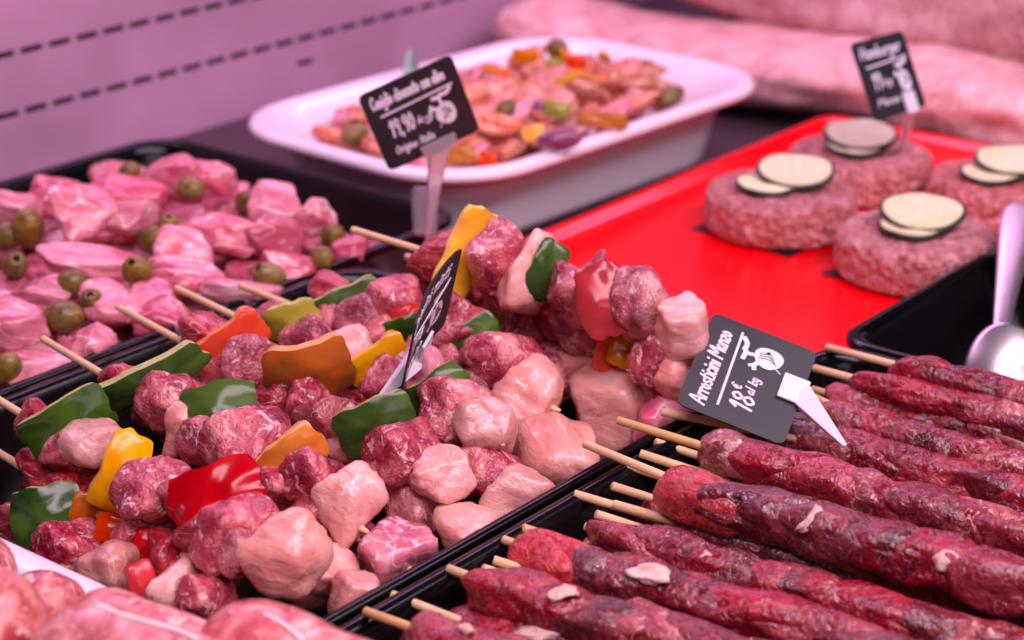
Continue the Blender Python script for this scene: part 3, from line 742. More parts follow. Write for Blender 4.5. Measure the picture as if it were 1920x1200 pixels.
def string_on(si, pts, label_len):
    t, A, d, r = SG[si]
    ax = d.normalized(); out = []
    for x, y in pts:
        dd = depth(A + d * 0.4)
        best = None
        for q in range(400):                        # first point along the sight line that lies on the casing
            p = PD(x, y, dd - 1.6 * r + 3.0 * r * q / 400)
            v = p - A; s = max(0, min(d.length, v.dot(ax)))
            if (v - ax * s).length <= r * 1.01:
                best = p; break
        if best is None: best = PD(x, y, dd)
        out.append(best - A)
    o = link('string', tube('string', out, 0.00075, 8), M['string']); o.parent = t
string_on(3, [(175 + 195 * i / 12, 1130 + 70 * i / 12 + 4 * math.sin(i * 0.5)) for i in range(13)], 0)
string_on(4, [(492 + 75 * i / 8, 1152 + 20 * i / 8 + 30 * (i / 8) ** 2) for i in range(9)], 0)

# ------------------------------------------------------------------ olives and meat chunks in the tray by the panel
def olive_mesh(L, D):
    prof = [(0.05, 0.55), (0.20, 0.62), (0.24, 0.80), (0.26, 0.93), (0.34, 0.955), (0.55, 0.84), (0.80, 0.58), (0.96, 0.24), (1.0, 0.0), (0.95, -0.30), (0.78, -0.62), (0.5, -0.87), (0.22, -0.98), (0.03, -1.0)]
    V = []; F = []; sg = 20
    for r, x in prof:
        for k in range(sg):
            a = 2 * math.pi * k / sg
            V.append((x * L / 2, r * D / 2 * math.cos(a), r * D / 2 * math.sin(a)))
    for i in range(len(prof) - 1):
        for k in range(sg):
            F.append((i * sg + k, i * sg + (k + 1) % sg, (i + 1) * sg + (k + 1) % sg, (i + 1) * sg + k))
    F.append(tuple(range(sg))[::-1]); F.append(tuple((len(prof) - 1) * sg + k for k in range(sg)))
    me = mesh('olive', V, F)
    me.materials.append(M['olive']); me.materials.append(M['olive_hole'])
    for f in me.polygons:
        if f.index < sg * 2 or f.index == sg * (len(prof) - 1): f.material_index = 1
    return me
SHORT = []
OM = olive_mesh(0.0170, 0.0138)
def olive(label, x, y, z, face, s=1.0, group='olives in the black meat tray'):
    """face: where the stoned end points, in (right, up, toward viewer)"""
    p = P(x, y, z)
    d = RIGHT * face[0] + UPV * face[1] - FWD * face[2]
    o = link('olive', OM, None, loc=p, rot=frame(d, Vector((0.1, 0.2, 1))))
    rq = random.Random(int(x * 7 + y)); o.scale = (s * rq.uniform(0.95, 1.2), s * rq.uniform(0.88, 1.05), s * rq.uniform(0.88, 1.05))
    SHORT.append((p, label, group))
    return tag(o, label, 'olive', group)
for a in [('large whole olive at the left edge of the meat tray', 52, 428, 0.066, (-0.2, -0.6, -0.7), 1.25), ('olive half hidden behind the large olive at left edge', 12, 440, 0.062, (-1, 0.2, -0.3), 1.1),
          ('glossy whole olive on the topmost meat near the back of the tray', 357, 353, 0.076, (-0.6, 0.2, -0.6), 0.98),
          ('stoned olive at left edge below the large one', 28, 497, 0.062, (0.3, 0.35, 0.85), 0.95), ('stoned olive in the middle of the meat tray, hole up', 316, 430, 0.062, (0.1, 0.75, 0.65), 0.95),
          ('largest stoned olive in the middle of the meat tray, facing left', 258, 508, 0.060, (-0.25, 0.45, 0.8), 1.05), ('whole olive lying between two pale meat cubes', 132, 534, 0.060, (-0.5, -0.4, -0.6), 1.05),
          ('stoned olive touching the front left whole olive, hole to viewer', 172, 564, 0.060, (0.1, 0.3, 0.95), 0.88), ('front left whole olive, dark green', 118, 595, 0.058, (-0.9, -0.1, -0.2), 1.2),
          ('olive near the right end of the tray, on the chicken-like pale meat', 624, 445, 0.054, (-0.2, -0.5, -0.7), 0.9), ('olive at the right end of the tray by the divider', 602, 487, 0.054, (-0.3, -0.4, -0.8), 0.95),
          ('olive low along the divider behind a stick', 508, 522, 0.050, (-0.5, 0.4, 0.6), 1.1), ('olive partly hidden at the back of the tray', 243, 325, 0.070, (-0.4, -0.5, -0.6), 0.9),
          ('dark olive beside the hole-up stoned olive', 282, 448, 0.058, (-0.6, -0.4, -0.6), 1.0), ('olive peeking out behind the pale end chunk', 462, 380, 0.060, (-0.4, -0.5, -0.6), 0.9),
          ('olive low at the left edge of the tray front', 12, 692, 0.050, (-0.4, -0.5, -0.5), 1.0)]:
    olive(*a)

def block(name, label, group, cat, x, y, z, size, seed, mat, rz=None, tilt=(0, 0), cuts=9, sub=3, n=4.2, amp=0.09, world_pos=None, sharp=34, lo=0.55, hi=0.95):
    p = world_pos if world_pos is not None else P(x, y, z)
    rg = random.Random(seed)
    me = chunk(name, seed, size, cuts=cuts, n=n, amp=amp, sub=sub, sharp=sharp, lo=lo, hi=hi)
    R = Matrix.Rotation(rz if rz is not None else rg.uniform(0, 6.28), 3, 'Z') @ Matrix.Rotation(tilt[0], 3, 'X') @ Matrix.Rotation(tilt[1], 3, 'Y')
    o = link(name, me, mat, loc=p, rot=R)
    return tag(o, label, cat, group)
LAND = []
USED = set()
def near_label(p, what):
    best = None
    for i, (q, nm) in enumerate(LAND):
        v = Vector(p) - q
        a, b = v.dot(RIGHT), v.dot(FH)
        dr = ('right of' if a > 0 else 'left of') if abs(a) > abs(b) else ('behind' if b > 0 else 'in front of')
        for far, word in ((0, 'just'), (0.03, 'a little way'), (0.06, 'farther')):
            if (i, dr, word) not in USED: break
        else: continue
        if best is None or v.length + far < best[0]: best = (v.length + far, i, dr, word, nm)
    USED.add((best[1], best[2], best[3]))
    return '%s %s %s the %s' % (what, best[3], best[2], best[4])
def heap(name, label, items, mats):
    V = []; F = []; mi = []
    for me, R, p, k in items:
        b = len(V)
        V += [R @ v.co + p for v in me.vertices]
        F += [tuple(b + i for i in f.vertices) for f in me.polygons]; mi += [k] * len(me.polygons)
        bpy.data.meshes.remove(me)
    me = mesh(name, V, F)
    o = link(name, me, mats); me.polygons.foreach_set("material_index", mi)
    return tag(o, label, 'meat', kind='stuff')
GM = 'pink meat chunks in the olive tray'
def dd(px):  # a picture size to metres in this tray
    return px * 0.98 / FPX
for i, (lab, x, y, z, l, w, h, mk, tl) in enumerate([
        ('largest flat pale pink meat slab near the back left of the olive tray', 150, 402, 0.072, 130, 110, 60, 'pinkchop', (0.5, 0.2)),
        ('peaked meat chunk topping the pile at the back of the olive tray', 325, 328, 0.074, 110, 80, 70, 'pinkchop', (0.3, -0.3)),
        ('meat chunk right of the peaked one at the back of the tray', 405, 345, 0.068, 100, 80, 70, 'pinkchop', (0.2, 0.4)),
        ('rounded pale chunk at the back right end of the olive tray', 525, 385, 0.064, 100, 85, 70, 'pinkchop', (0.2, 0.1)),
        ('greyish pink chunk just right of the rounded pale end chunk', 590, 415, 0.058, 90, 70, 70, 'pinkchop', (0.5, 0.1)),
        ('long light meat strip left of the middle of the olive tray', 165, 490, 0.060, 170, 70, 50, 'pinkchop', (0.2, 0.2)),
        ('small square pale cube in front of the strip in the olive tray', 85, 550, 0.058, 90, 80, 70, 'pinkchop', (0.15, 0.1)),
        ('pinkish chunk right of the hole-up olive', 345, 478, 0.062, 90, 85, 80, 'pinkchop', (0.3, 0.2)),
        ('tall fibrous meat piece right of the middle of the olive tray', 425, 445, 0.062, 120, 90, 80, 'pinkchop', (0.6, 0.3)),
        ('rosy meat piece between the fibrous piece and the tray end', 500, 450, 0.058, 110, 80, 80, 'pinkchop_b', (0.3, 0.3)),
        ('small red-pink lump at the far right corner of the olive tray', 660, 470, 0.050, 70, 55, 50, 'pinkchop_b', (0.1, 0.1)),
        ('deep pink flat piece below the pinkish chunk in the middle', 350, 520, 0.056, 120, 80, 50, 'pinkchop_b', (0.3, 0.2)),
        ('long pale piece running to the divider under the third stick', 430, 545, 0.052, 150, 70, 50, 'pinkchop', (0.1, 0.1)),
        ('pale lavender meat piece in the front left of the olive tray', 40, 620, 0.056, 110, 90, 70, 'pinkchop', (0.4, 0.2)),
        ('plump pink lump behind the second stick', 180, 645, 0.050, 80, 65, 60, 'pinkchop', (0.2, 0.1)),
        ('large chunk low on the divider left of the second stick', 90, 690, 0.046, 140, 80, 60, 'pinkchop', (0.1, 0.2)),
        ('light chunk at the left edge above the olives', 15, 390, 0.068, 110, 80, 70, 'pinkchop', (0.3, 0.2)),
        ('rose meat sheet behind the pale slab', 105, 370, 0.066, 120, 80, 60, 'pinkchop_b', (0.4, 0.2)),
        ('rosy meat ridge behind the middle of the tray', 235, 370, 0.068, 130, 80, 60, 'pinkchop_b', (0.3, 0.2)),
        ('light pink piece right of the pale slab', 240, 410, 0.066, 120, 70, 60, 'pinkchop', (0.4, 0.1)),
        ('plain pink chunk in the middle front of the tray', 215, 575, 0.054, 110, 90, 70, 'pinkchop', (0.3, 0.3)),
        ('rosy chunk behind the first stick along the divider', 310, 600, 0.048, 110, 80, 60, 'pinkchop_b', (0.2, 0.2)),
        ('pinkish round chunk just under the third stick', 290, 565, 0.050, 90, 80, 70, 'pinkchop', (0.2, 0.2)),
        ('pink wedge in the right half along the divider', 540, 500, 0.052, 100, 80, 60, 'pinkchop_b', (0.2, 0.3))]):
    block('meat_chunk', lab, GM, 'meat', x, y, z, (dd(l) * 1.25, dd(w) * 1.15, dd(h) * 1.1), 400 + i, M[mk], rz=random.Random(i).uniform(-0.6, 0.6) - 0.6, tilt=tl, sub=4)
def clip_words(lab, n=10):
    return ' '.join(lab.split()[:n])
LAND += [(p, nm) for p, nm in zip([q for q, _, _ in SHORT], ['large olive at the left edge', 'half hidden left edge olive', 'olive on the topmost meat', 'left edge stoned olive', 'hole-up stoned olive',
         'largest stoned olive', 'olive between two pale cubes', 'stoned olive facing the viewer', 'front left whole olive', 'olive near the tray end', 'olive at the end of the divider',
         'low olive behind a stick', 'half hidden back olive', 'dark olive beside the hole-up one', 'olive behind the pale end chunk', 'low left front olive'])]
rg = random.Random(11)
cnt = 0; items = []
for lay, (z, step) in enumerate([(0.022, 0.044), (0.038, 0.040), (0.050, 0.040)]):
    y = 0.690
    while y < 0.885:
        x = 0.47
        while x < 0.765:
            xx, yy = x + rg.uniform(-0.008, 0.008), y + rg.uniform(-0.008, 0.008)
            back = max(0, (yy - 0.68) / 0.2)
            zz = z - 0.006 + rg.uniform(-0.003, 0.003) + 0.003 * back * (1 if xx < 0.72 else 0.2) - (0.008 if xx > 0.735 else 0) - (0.004 if yy < 0.70 else 0) - (0.012 if yy > 0.855 else 0)
            size = (rg.uniform(0.044, 0.064), rg.uniform(0.030, 0.042), rg.uniform(0.013, 0.019))
            mk = rg.choice(['pinkchop', 'pinkchop', 'pinkchop_b']); tl = (rg.uniform(-0.35, 0.35), rg.uniform(-0.35, 0.35)); wp = Vector((xx, yy, zz))
            if lay == 2:
                if not (xx > 0.74 or yy > 0.872) and 470 / 1000 < xx and pix(wp)[0] > -60:
                    block('meat_chunk', near_label(wp, 'pink meat chunk' if mk == 'pinkchop' else 'rosy meat chunk'), GM, 'meat', 0, 0, 0, size, 600 + cnt, M[mk], tilt=tl, world_pos=wp, sub=3)
            else:
                me = chunk('heap_piece', 600 + cnt, size, cuts=9, n=4.2, amp=0.09, sub=3, sharp=34, lo=0.55, hi=0.95)
                R = Matrix.Rotation(rg.uniform(0, 6.28), 3, 'Z') @ Matrix.Rotation(tl[0], 3, 'X') @ Matrix.Rotation(tl[1], 3, 'Y')
                items.append((me, R, wp, 0 if mk == 'pinkchop' else 1))
            cnt += 1
            x += step
        y += step * 0.8
heap('meat_heap', 'pink chopped meat filling the olive tray below the top chunks', items, [M['pinkchop'], M['pinkchop_b']])

# ------------------------------------------------------------------ marinated meat in the white dish
GD = 'marinated meat pieces in the white dish'
cz, sz_ = math.cos(math.radians(-2.5)), math.sin(math.radians(-2.5))
for a in [('olive at the back of the white dish, on top of the heap', 1045, 92, 0.072, (-0.5, 0.3, -0.5), 1.0), ('olive near the right end of the white dish', 1215, 130, 0.060, (-0.5, 0.3, -0.5), 1.0),
          ('olive against the right wall of the white dish', 1258, 180, 0.058, (0.5, 0.3, -0.5), 1.1), ('olive behind the slate card in the white dish', 950, 205, 0.070, (0.5, 0.3, -0.5), 0.9),
          ('olive in the front left of the white dish', 665, 252, 0.056, (0.5, 0.3, -0.5), 1.0)]:
    olive(*a, group='olives in the white dish')
DISH_LAND = []
for i, (lab, x, y, kcol, wpx, z) in enumerate([('orange pepper bit at the back of the heaped dish', 985, 105, 'orange', 60, 0.073), ('scarlet pepper bit by the back olive in the dish', 1080, 118, 'scarlet', 50, 0.073),
                                         ('yellow pepper bit beside the onion in the dish', 1000, 250, 'yellow', 50, 0.068), ('orange pepper bit right under the slate card clip', 865, 290, 'orange', 60, 0.062),
                                         ('scarlet pepper bit on the front rim side of the dish', 915, 300, 'scarlet', 40, 0.056), ('lime pepper strip in the middle of the dish', 1045, 205, 'lime', 60, 0.072),
                                         ('amber pepper strip along the right front of the dish', 1130, 225, 'orange', 110, 0.066)]):
    p = P(x, y, z)
    me, mi = pepper('pepper_bit', 70 + i, wpx * 1.1 / FPX, 0.010, 0.004, 0.8)
    o = link('pepper_bit', me, PEP[kcol], loc=p, rot=frame(RIGHT + Vector((0, 0, 0.2 * math.sin(i))), (CAM - p)))
    me.polygons.foreach_set("material_index", mi)
    tag(o, lab, 'pepper', 'pepper bits in the white dish'); DISH_LAND.append((p, ['back orange pepper bit', 'back scarlet pepper bit', 'yellow pepper bit', 'orange pepper bit under the clip', 'front scarlet pepper bit', 'lime pepper strip', 'amber pepper strip'][i]))
def onion(label, x, y, z, l, w, h, rz):
    p = P(x, y, z)
    me = chunk('onion_wedge', 77 + l, (l * 1.08 / FPX, w * 1.08 / FPX, h * 1.08 / FPX), cuts=2, n=2.0, amp=0.03, sub=3)
    o = link('onion_wedge', me, M['onion'], loc=p, rot=frame(RIGHT + UPV * rz, CAM - p))
    tag(o, label, 'onion', 'onion pieces in the white dish'); DISH_LAND.append((p, ' '.join(label.split()[:5])))
onion('long purple red onion wedge near the front rim of the dish', 1048, 262, 0.066, 92, 42, 40, 0.05)
onion('tiny dark purple onion bit in the middle of the dish', 1010, 198, 0.074, 24, 22, 22, 0.2)
LAND.clear(); USED.clear()
LAND += DISH_LAND
LAND += [(q, nm) for q, nm in zip([q for q, l, g_ in SHORT if g_ == 'olives in the white dish'], ['back olive of the dish', 'right end olive of the dish', 'right wall olive of the dish', 'olive behind the slate card', 'front left olive of the dish'])]
LAND += [(P(700, 190, 0.06), 'left half of the slate card'), (P(1330, 170, 0.05), 'right rim of the dish'), (P(520, 220, 0.05), 'left rim of the dish'), (P(900, 120, 0.06), 'back rim of the dish')]
cnt = 0; items = []
for lay, (z, step, hx, hy) in enumerate([(0.020, 0.036, 0.080, 0.030), (0.034, 0.034, 0.098, 0.048), (0.048, 0.029, 0.126, 0.066), (0.061, 0.031, 0.104, 0.048)]):
    v = -hy
    while v <= hy + 1e-6:
        u = -hx
        while u <= hx + 1e-6:
            uu, vv = u + rg.uniform(-0.007, 0.007), v + rg.uniform(-0.007, 0.007)
            uu, vv = max(-0.119, min(0.118, uu)), max(-0.062, min(0.062, vv))
            if abs(uu) > 0.095 and abs(vv) > 0.045: vv *= 0.75; uu *= 0.92
            X, Y = 0.962 + uu * cz - vv * sz_, 0.772 + uu * sz_ + vv * cz
            zz = z + rg.uniform(-0.003, 0.003) - 0.06 * max(0, abs(uu) - 0.09)
            size = (rg.uniform(0.032, 0.054), rg.uniform(0.020, 0.032), rg.uniform(0.013, 0.020))
            if lay < 2: size = tuple(q * 0.72 for q in size)
            elif abs(uu) > 0.09 or abs(vv) > 0.045: size = tuple(q * 0.72 for q in size); zz += 0.004
            mk = 'rabbit' if rg.random() < 0.75 else 'pinkchop'; tl = (rg.uniform(-0.5, 0.5), rg.uniform(-0.5, 0.5)); wp = Vector((X, Y, zz))
            if lay >= 2:
                block('marinated_piece', near_label(wp, 'orange marinated piece' if mk == 'rabbit' else 'pink meat piece'), GD, 'meat', 0, 0, 0, size, 900 + cnt, M[mk], tilt=tl, world_pos=wp, n=3.2, amp=0.20, cuts=7, sharp=25)
            else:
                me = chunk('heap_piece', 900 + cnt, size, cuts=7, n=3.2, amp=0.2, sub=3, sharp=25)
                items.append((me, Matrix.Rotation(rg.uniform(0, 6.28), 3, 'Z'), wp, 0))
            cnt += 1
            u += step
        v += step * 0.85
for j in range(16):
    uu, vv = rg.uniform(-0.10, 0.10), rg.uniform(-0.045, 0.05)
    kc = rg.choice(['orange', 'yellow', 'lime', 'scarlet', 'orange'])
    p = Vector((0.962 + uu * cz - vv * sz_, 0.772 + uu * sz_ + vv * cz, 0.0715 - 0.10 * max(0, abs(uu) - 0.06) - 0.2 * max(0, abs(vv) - 0.025)))
    me, mi = pepper('pepper_scrap', 170 + j, rg.uniform(0.010, 0.022), rg.uniform(0.005, 0.010), 0.003, 0.8)
    o = link('pepper_scrap', me, PEP[kc], loc=p, rot=frame(Vector((rg.uniform(-1, 1), rg.uniform(-1, 1), rg.uniform(-0.3, 0.3))), Vector((0, -0.3, 1))))
    me.polygons.foreach_set("material_index", mi)
    tag(o, near_label(p, {'orange': 'small orange scrap', 'yellow': 'small yellow scrap', 'lime': 'small green scrap', 'scarlet': 'small red scrap'}[kc]), 'pepper', 'pepper scraps in the white dish')
heap('meat_heap', 'orange marinated meat filling the white dish below the top pieces', items, [M['rabbit']])
# grey tongs tip standing behind the slate card
g = thing('serving_tongs', P(775, 150, 0.06), 'grey metal tongs tip poking up behind the slate card on the dish', 'tongs')
def wedge(name, parent, a, b, wa, wb, ta, tb, side, mat):
    """tapering bar from a to b; widths along side"""
    a = Vector(a); b = Vector(b); d = (b - a).normalized()
    s = Vector(side); s = (s - d * s.dot(d)).normalized(); u = d.cross(s)
    V = []
    for p, w, t in ((a, wa, ta), (b, wb, tb)):
        V += [p + s * w / 2 + u * t / 2, p - s * w / 2 + u * t / 2, p - s * w / 2 - u * t / 2, p + s * w / 2 - u * t / 2]
    F = [(0, 1, 2, 3)[::-1], (4, 5, 6, 7), (0, 1, 5, 4), (1, 2, 6, 5), (2, 3, 7, 6), (3, 0, 4, 7)]
    off = Vector(parent.location) if parent else Vector()
    me = mesh(name, [v - off for v in V], F)
    bm = bmesh.new(); bm.from_mesh(me)
    bmesh.ops.recalc_face_normals(bm, faces=bm.faces)
    bmesh.ops.bevel(bm, geom=bm.edges[:], offset=min(wa, wb, ta, tb) * 0.2, segments=2, affect='EDGES')
    bm.to_mesh(me); bm.free()
    o = link(name, me, mat, smooth=False)
    if parent: o.parent = parent
    return o
gp = P(772, 150, 0.06); gd = depth(gp)
wedge('arm', g, PD(752, 230, gd), PD(768, 94, gd), 0.010, 0.003, 0.003, 0.002, RIGHT, M['grey_clip'])
wedge('arm', g, PD(800, 230, gd + 0.006), PD(772, 94, gd + 0.002), 0.010, 0.003, 0.003, 0.002, RIGHT, M['grey_clip'])

# ------------------------------------------------------------------ burgers on the red tray
def patty(label, x, y, ztop, seed, r=0.0425):
    c = P(x, y, ztop)
    H = ztop - ZRED - 0.001
    rg = np.random.default_rng(seed); o = rg.uniform(0, 50)
    V = []; F = []; sg = 96
    prof = [(0.02, 1), (0.3, 1), (0.55, 1.0), (0.75, 1.0), (0.88, 0.995), (0.945, 0.97), (0.98, 0.91), (1.0, 0.82), (1.01, 0.66), (1.015, 0.5), (1.015, 0.35), (1.01, 0.2), (1.0, 0.08), (0.985, 0.01), (0.5, 0)]
    for q, h in prof:
        for k in range(sg):
            a = 2 * math.pi * k / sg
            w = 1 + 0.025 * noise.noise((math.cos(a) * 2 + o, math.sin(a) * 2, 1)) + 0.022 * noise.noise((math.cos(a) * 9 + o, math.sin(a) * 9, h * 5)) + 0.018 * noise.noise((math.cos(a) * 25 + o, math.sin(a) * 25, h * 14))
            zz = h * H + (0.0016 * noise.noise((q * math.cos(a) * 9 + o, q * math.sin(a) * 9, 2)) if h > 0.9 else 0)
            V.append((q * r * w * math.cos(a), q * r * w * math.sin(a), zz))
    for i in range(len(prof) - 1):
        for k in range(sg):
            F.append((i * sg + k, (i + 1) * sg + k, (i + 1) * sg + (k + 1) % sg, i * sg + (k + 1) % sg))
    F.append(tuple(range(sg)))
    F.append(tuple((len(prof) - 1) * sg + k for k in range(sg))[::-1])
    ob = link('burger_patty', mesh('burger_patty', V, F), M['patty'], loc=(c.x, c.y, ZRED + 0.0012))
    tag(ob, label, 'burger', 'round burgers on the red tray')
    return c
def zucchini(label, c, dx, dy, dz, a, b, rz, tilt, seed):
    """thin oblique slice: pale face, dark skin round it"""
    sg = 48; th = 0.0030; V = []; F = []; mi = []
    for q, z in ((0.93, 0), (1.0, 0.15), (1.0, 0.85), (0.915, 1.0)):
        for k in range(sg):
            t = 2 * math.pi * k / sg
            w = 1 + 0.04 * noise.noise((math.cos(t) * 1.5, math.sin(t) * 1.5, seed))
            x, y = a * q * w * math.cos(t), b * q * w * math.sin(t)
            V.append((x, y, z * th + 0.0016 * (x / a) ** 2 + 0.0006 * noise.noise((x * 60, y * 60, seed))))
    for i in range(3):
        for k in range(sg):
            F.append((i * sg + k, i * sg + (k + 1) % sg, (i + 1) * sg + (k + 1) % sg, (i + 1) * sg + k)); mi.append(1 if i < 2 else 1)
    F.append(tuple(range(sg))[::-1]); mi.append(0)
    F.append(tuple(3 * sg + k for k in range(sg))); mi.append(0)
    me = mesh('zucchini_slice', V, F)
    me.materials.append(M['zucc']); me.materials.append(M['zucc_skin'])
    me.polygons.foreach_set("material_index", mi)
    o = link('zucchini_slice', me, None, loc=(c.x + dx, c.y + dy, c.z + dz), rot=Matrix.Rotation(rz, 3, 'Z') @ Matrix.Rotation(tilt, 3, 'X'))
    for f in me.polygons:
        if f.material_index == 0: f.use_smooth = False
    tag(o, label, 'zucchini', 'zucchini slices on the burgers')
HR = YAW - math.pi / 2            # angle of the picture's right-hand direction on the table
for nm, (x, y), seed, offs in [('left front burger on the red tray', (1465, 352), 51, (0, 0)), ('front burger nearest the spoon', (1722, 432), 52, (0, 0)),
                               ('rear burger carrying the far price card', (1612, 282), 53, (0, 0)), ('right rear burger cut by the picture edge', (1880, 332), 54, (0, 0))]:
    c = patty(nm, x, y, 0.046, seed)
    q = RIGHT
    f = Vector((math.cos(YAW), math.sin(YAW), 0))
    sw = math.sin(seed * 1.7); o1 = q * (-0.006 + 0.003 * sw) - f * 0.005; o2 = q * (0.004 - 0.004 * sw) + f * 0.005
    zucchini('lower zucchini slice on the ' + nm, c, o1.x, o1.y, 0.0014, 0.0180, 0.0150, HR + 0.15 * math.sin(seed), 0.06, seed)
    zucchini('upper zucchini slice on the ' + nm, c, o2.x, o2.y, 0.0066, 0.0225, 0.0190, HR - 0.10 + 0.1 * math.sin(seed * 3), 0.20 + 0.05 * math.sin(seed), seed + 5)
for nm, (x, y), zo in [('black paper corner under the left front burger', (1465, 352), 0.0), ('black paper corner under the front burger nearest the spoon', (1722, 432), 0.0004)]:
    p = P(x, y, 0.046)
    o = link('paper_sheet', box_mesh('paper_sheet', -0.0345, 0.0345, -0.0345, 0.0345, 0, 0.0004), M['paper'], loc=(p.x - 0.002, p.y, ZRED + 0.0002 + zo), rot=(0, 0, HR + math.pi / 4), smooth=False)
    tag(o, nm, 'paper')

# ------------------------------------------------------------------ pork rolls at the back
def roll(label, a, b, r, z, seed, flat=0.85):
    A = Vector((a[0], a[1], z)); B = Vector((b[0], b[1], z))
    d = B - A; ax = d.normalized(); s = ax.cross(Vector((0, 0, 1))).normalized()
    n, sg = 90, 48; V = []; F = []
    for i in range(n + 1):
        t = i / n; e = min(t, 1 - t) * d.length / r
        cap = 1 if e >= 0.8 else math.sqrt(max(0.01, 1 - (1 - e / 0.8) ** 2))
        for k in range(sg):
            g_ = 2 * math.pi * k / sg
            w = r * cap * (1 + 0.16 * noise.noise((t * 5 + seed, math.cos(g_), math.sin(g_))) + 0.07 * noise.noise((t * 16 + seed, math.cos(g_) * 2, math.sin(g_) * 2)) + 0.04 * noise.noise((t * 40 + seed, math.cos(g_) * 5, math.sin(g_) * 5)))
            sq = (abs(math.cos(g_)) ** 3 + abs(math.sin(g_)) ** 3) ** (-1 / 3)
            V.append(d * t + s * w * sq * math.cos(g_) + Vector((0, 0, 1)) * (w * sq * flat * math.sin(g_) + 0.006 * math.sin(t * 9 + seed)))
    for i in range(n):
        for k in range(sg):
            F.append((i * sg + k, i * sg + (k + 1) % sg, (i + 1) * sg + (k + 1) % sg, (i + 1) * sg + k))
    F.append(tuple(range(sg))[::-1]); F.append(tuple(n * sg + k for k in range(sg)))
    o = link('pork_roll', mesh('pork_roll', V, F), M['roll'], loc=A)
    return tag(o, label, 'meat', 'pork rolls behind the trays')
roll('lower long pink pork roll behind the red tray', (1.232, 0.985), (1.224, 0.30), 0.060, 0.030, 3, 0.40)
roll('upper long pink pork roll resting behind the lower one', (1.340, 0.93), (1.315, 0.30), 0.086, 0.082, 8, 0.42)

# ------------------------------------------------------------------ spoon
def spoon():
    bowl = P(1890, 705, 0.030)
    t = thing('serving_spoon', (bowl.x, bowl.y, bowl.z), 'brushed metal serving spoon standing in the empty black tray', 'spoon')
    # handle: flattened bar with waist
    path = [(1874, 655, 0.040, 0.0085), (1878, 625, 0.044, 0.0085), (1882, 580, 0.048, 0.0095), (1892, 520, 0.053, 0.0125), (1902, 455, 0.058, 0.0165), (1907, 410, 0.061, 0.0185), (1910, 390, 0.062, 0.0150), (1910, 380, 0.0625, 0.006)]
    P3 = [P(x, y, z) for x, y, z, w in path]
    V = []; F = []; sg = 16
    for i, (p, q) in enumerate(zip(P3, path)):
        tg = (P3[min(i + 1, len(P3) - 1)] - P3[max(i - 1, 0)]).normalized()
        s = RIGHT; s = (s - tg * s.dot(tg)).normalized(); u = s.cross(tg)
        for k in range(sg):
            a = 2 * math.pi * k / sg
            ca, sa = math.cos(a), math.sin(a)
            V.append(p - Vector(t.location) + s * (q[3] / 2 * math.copysign(abs(ca) ** 0.6, ca)) + u * (0.0016 * math.copysign(abs(sa) ** 0.8, sa)))
    n = len(P3)
    for i in range(n - 1):
        for k in range(sg):
            F.append((i * sg + k, i * sg + (k + 1) % sg, (i + 1) * sg + (k + 1) % sg, (i + 1) * sg + k))
    F.append(tuple(range(sg))[::-1]); F.append(tuple((n - 1) * sg + k for k in range(sg)))
    o = link('handle', mesh('handle', V, F), M['steel']); o.parent = t
    m = o.modifiers.new('sub', 'SUBSURF'); m.levels = 2; m.render_levels = 2
    # bowl: back of a spoon seen from outside, dome up
    c = P(1895, 708, 0.026)
    ax = (P3[1] - c).normalized()
    s = (RIGHT - ax * RIGHT.dot(ax)).normalized(); u = s.cross(ax)
    if u.dot(CAM - c) < 0: u = -u
    V = []; F = []; nr, sg = 14, 40
    for layer, (th) in enumerate((0.0, 0.0012)):
        for i in range(nr + 1):
            q = i / nr
            for k in range(sg):
                a = 2 * math.pi * k / sg
                x = 0.026 * q * math.cos(a); y = 0.022 * q * math.sin(a) * (1 - 0.12 * math.cos(a))
                z = 0.011 * (1 - q ** 2) - th
                V.append(c - Vector(t.location) + ax * x + s * y + u * z)
    m1 = (nr + 1) * sg
    for l in range(2):
        for i in range(nr):
            for k in range(sg):
                f = (l * m1 + i * sg + k, l * m1 + i * sg + (k + 1) % sg, l * m1 + (i + 1) * sg + (k + 1) % sg, l * m1 + (i + 1) * sg + k)
                F.append(f if l else f[::-1])
    for k in range(sg):
        F.append((nr * sg + k, nr * sg + (k + 1) % sg, m1 + nr * sg + (k + 1) % sg, m1 + nr * sg + k))
    me = mesh('bowl', V, F)
    bm = bmesh.new(); bm.from_mesh(me); bmesh.ops.remove_doubles(bm, verts=bm.verts, dist=1e-6); bmesh.ops.recalc_face_normals(bm, faces=bm.faces); bm.to_mesh(me); bm.free()
    o = link('bowl', me, M['steel']); o.parent = t
spoon()

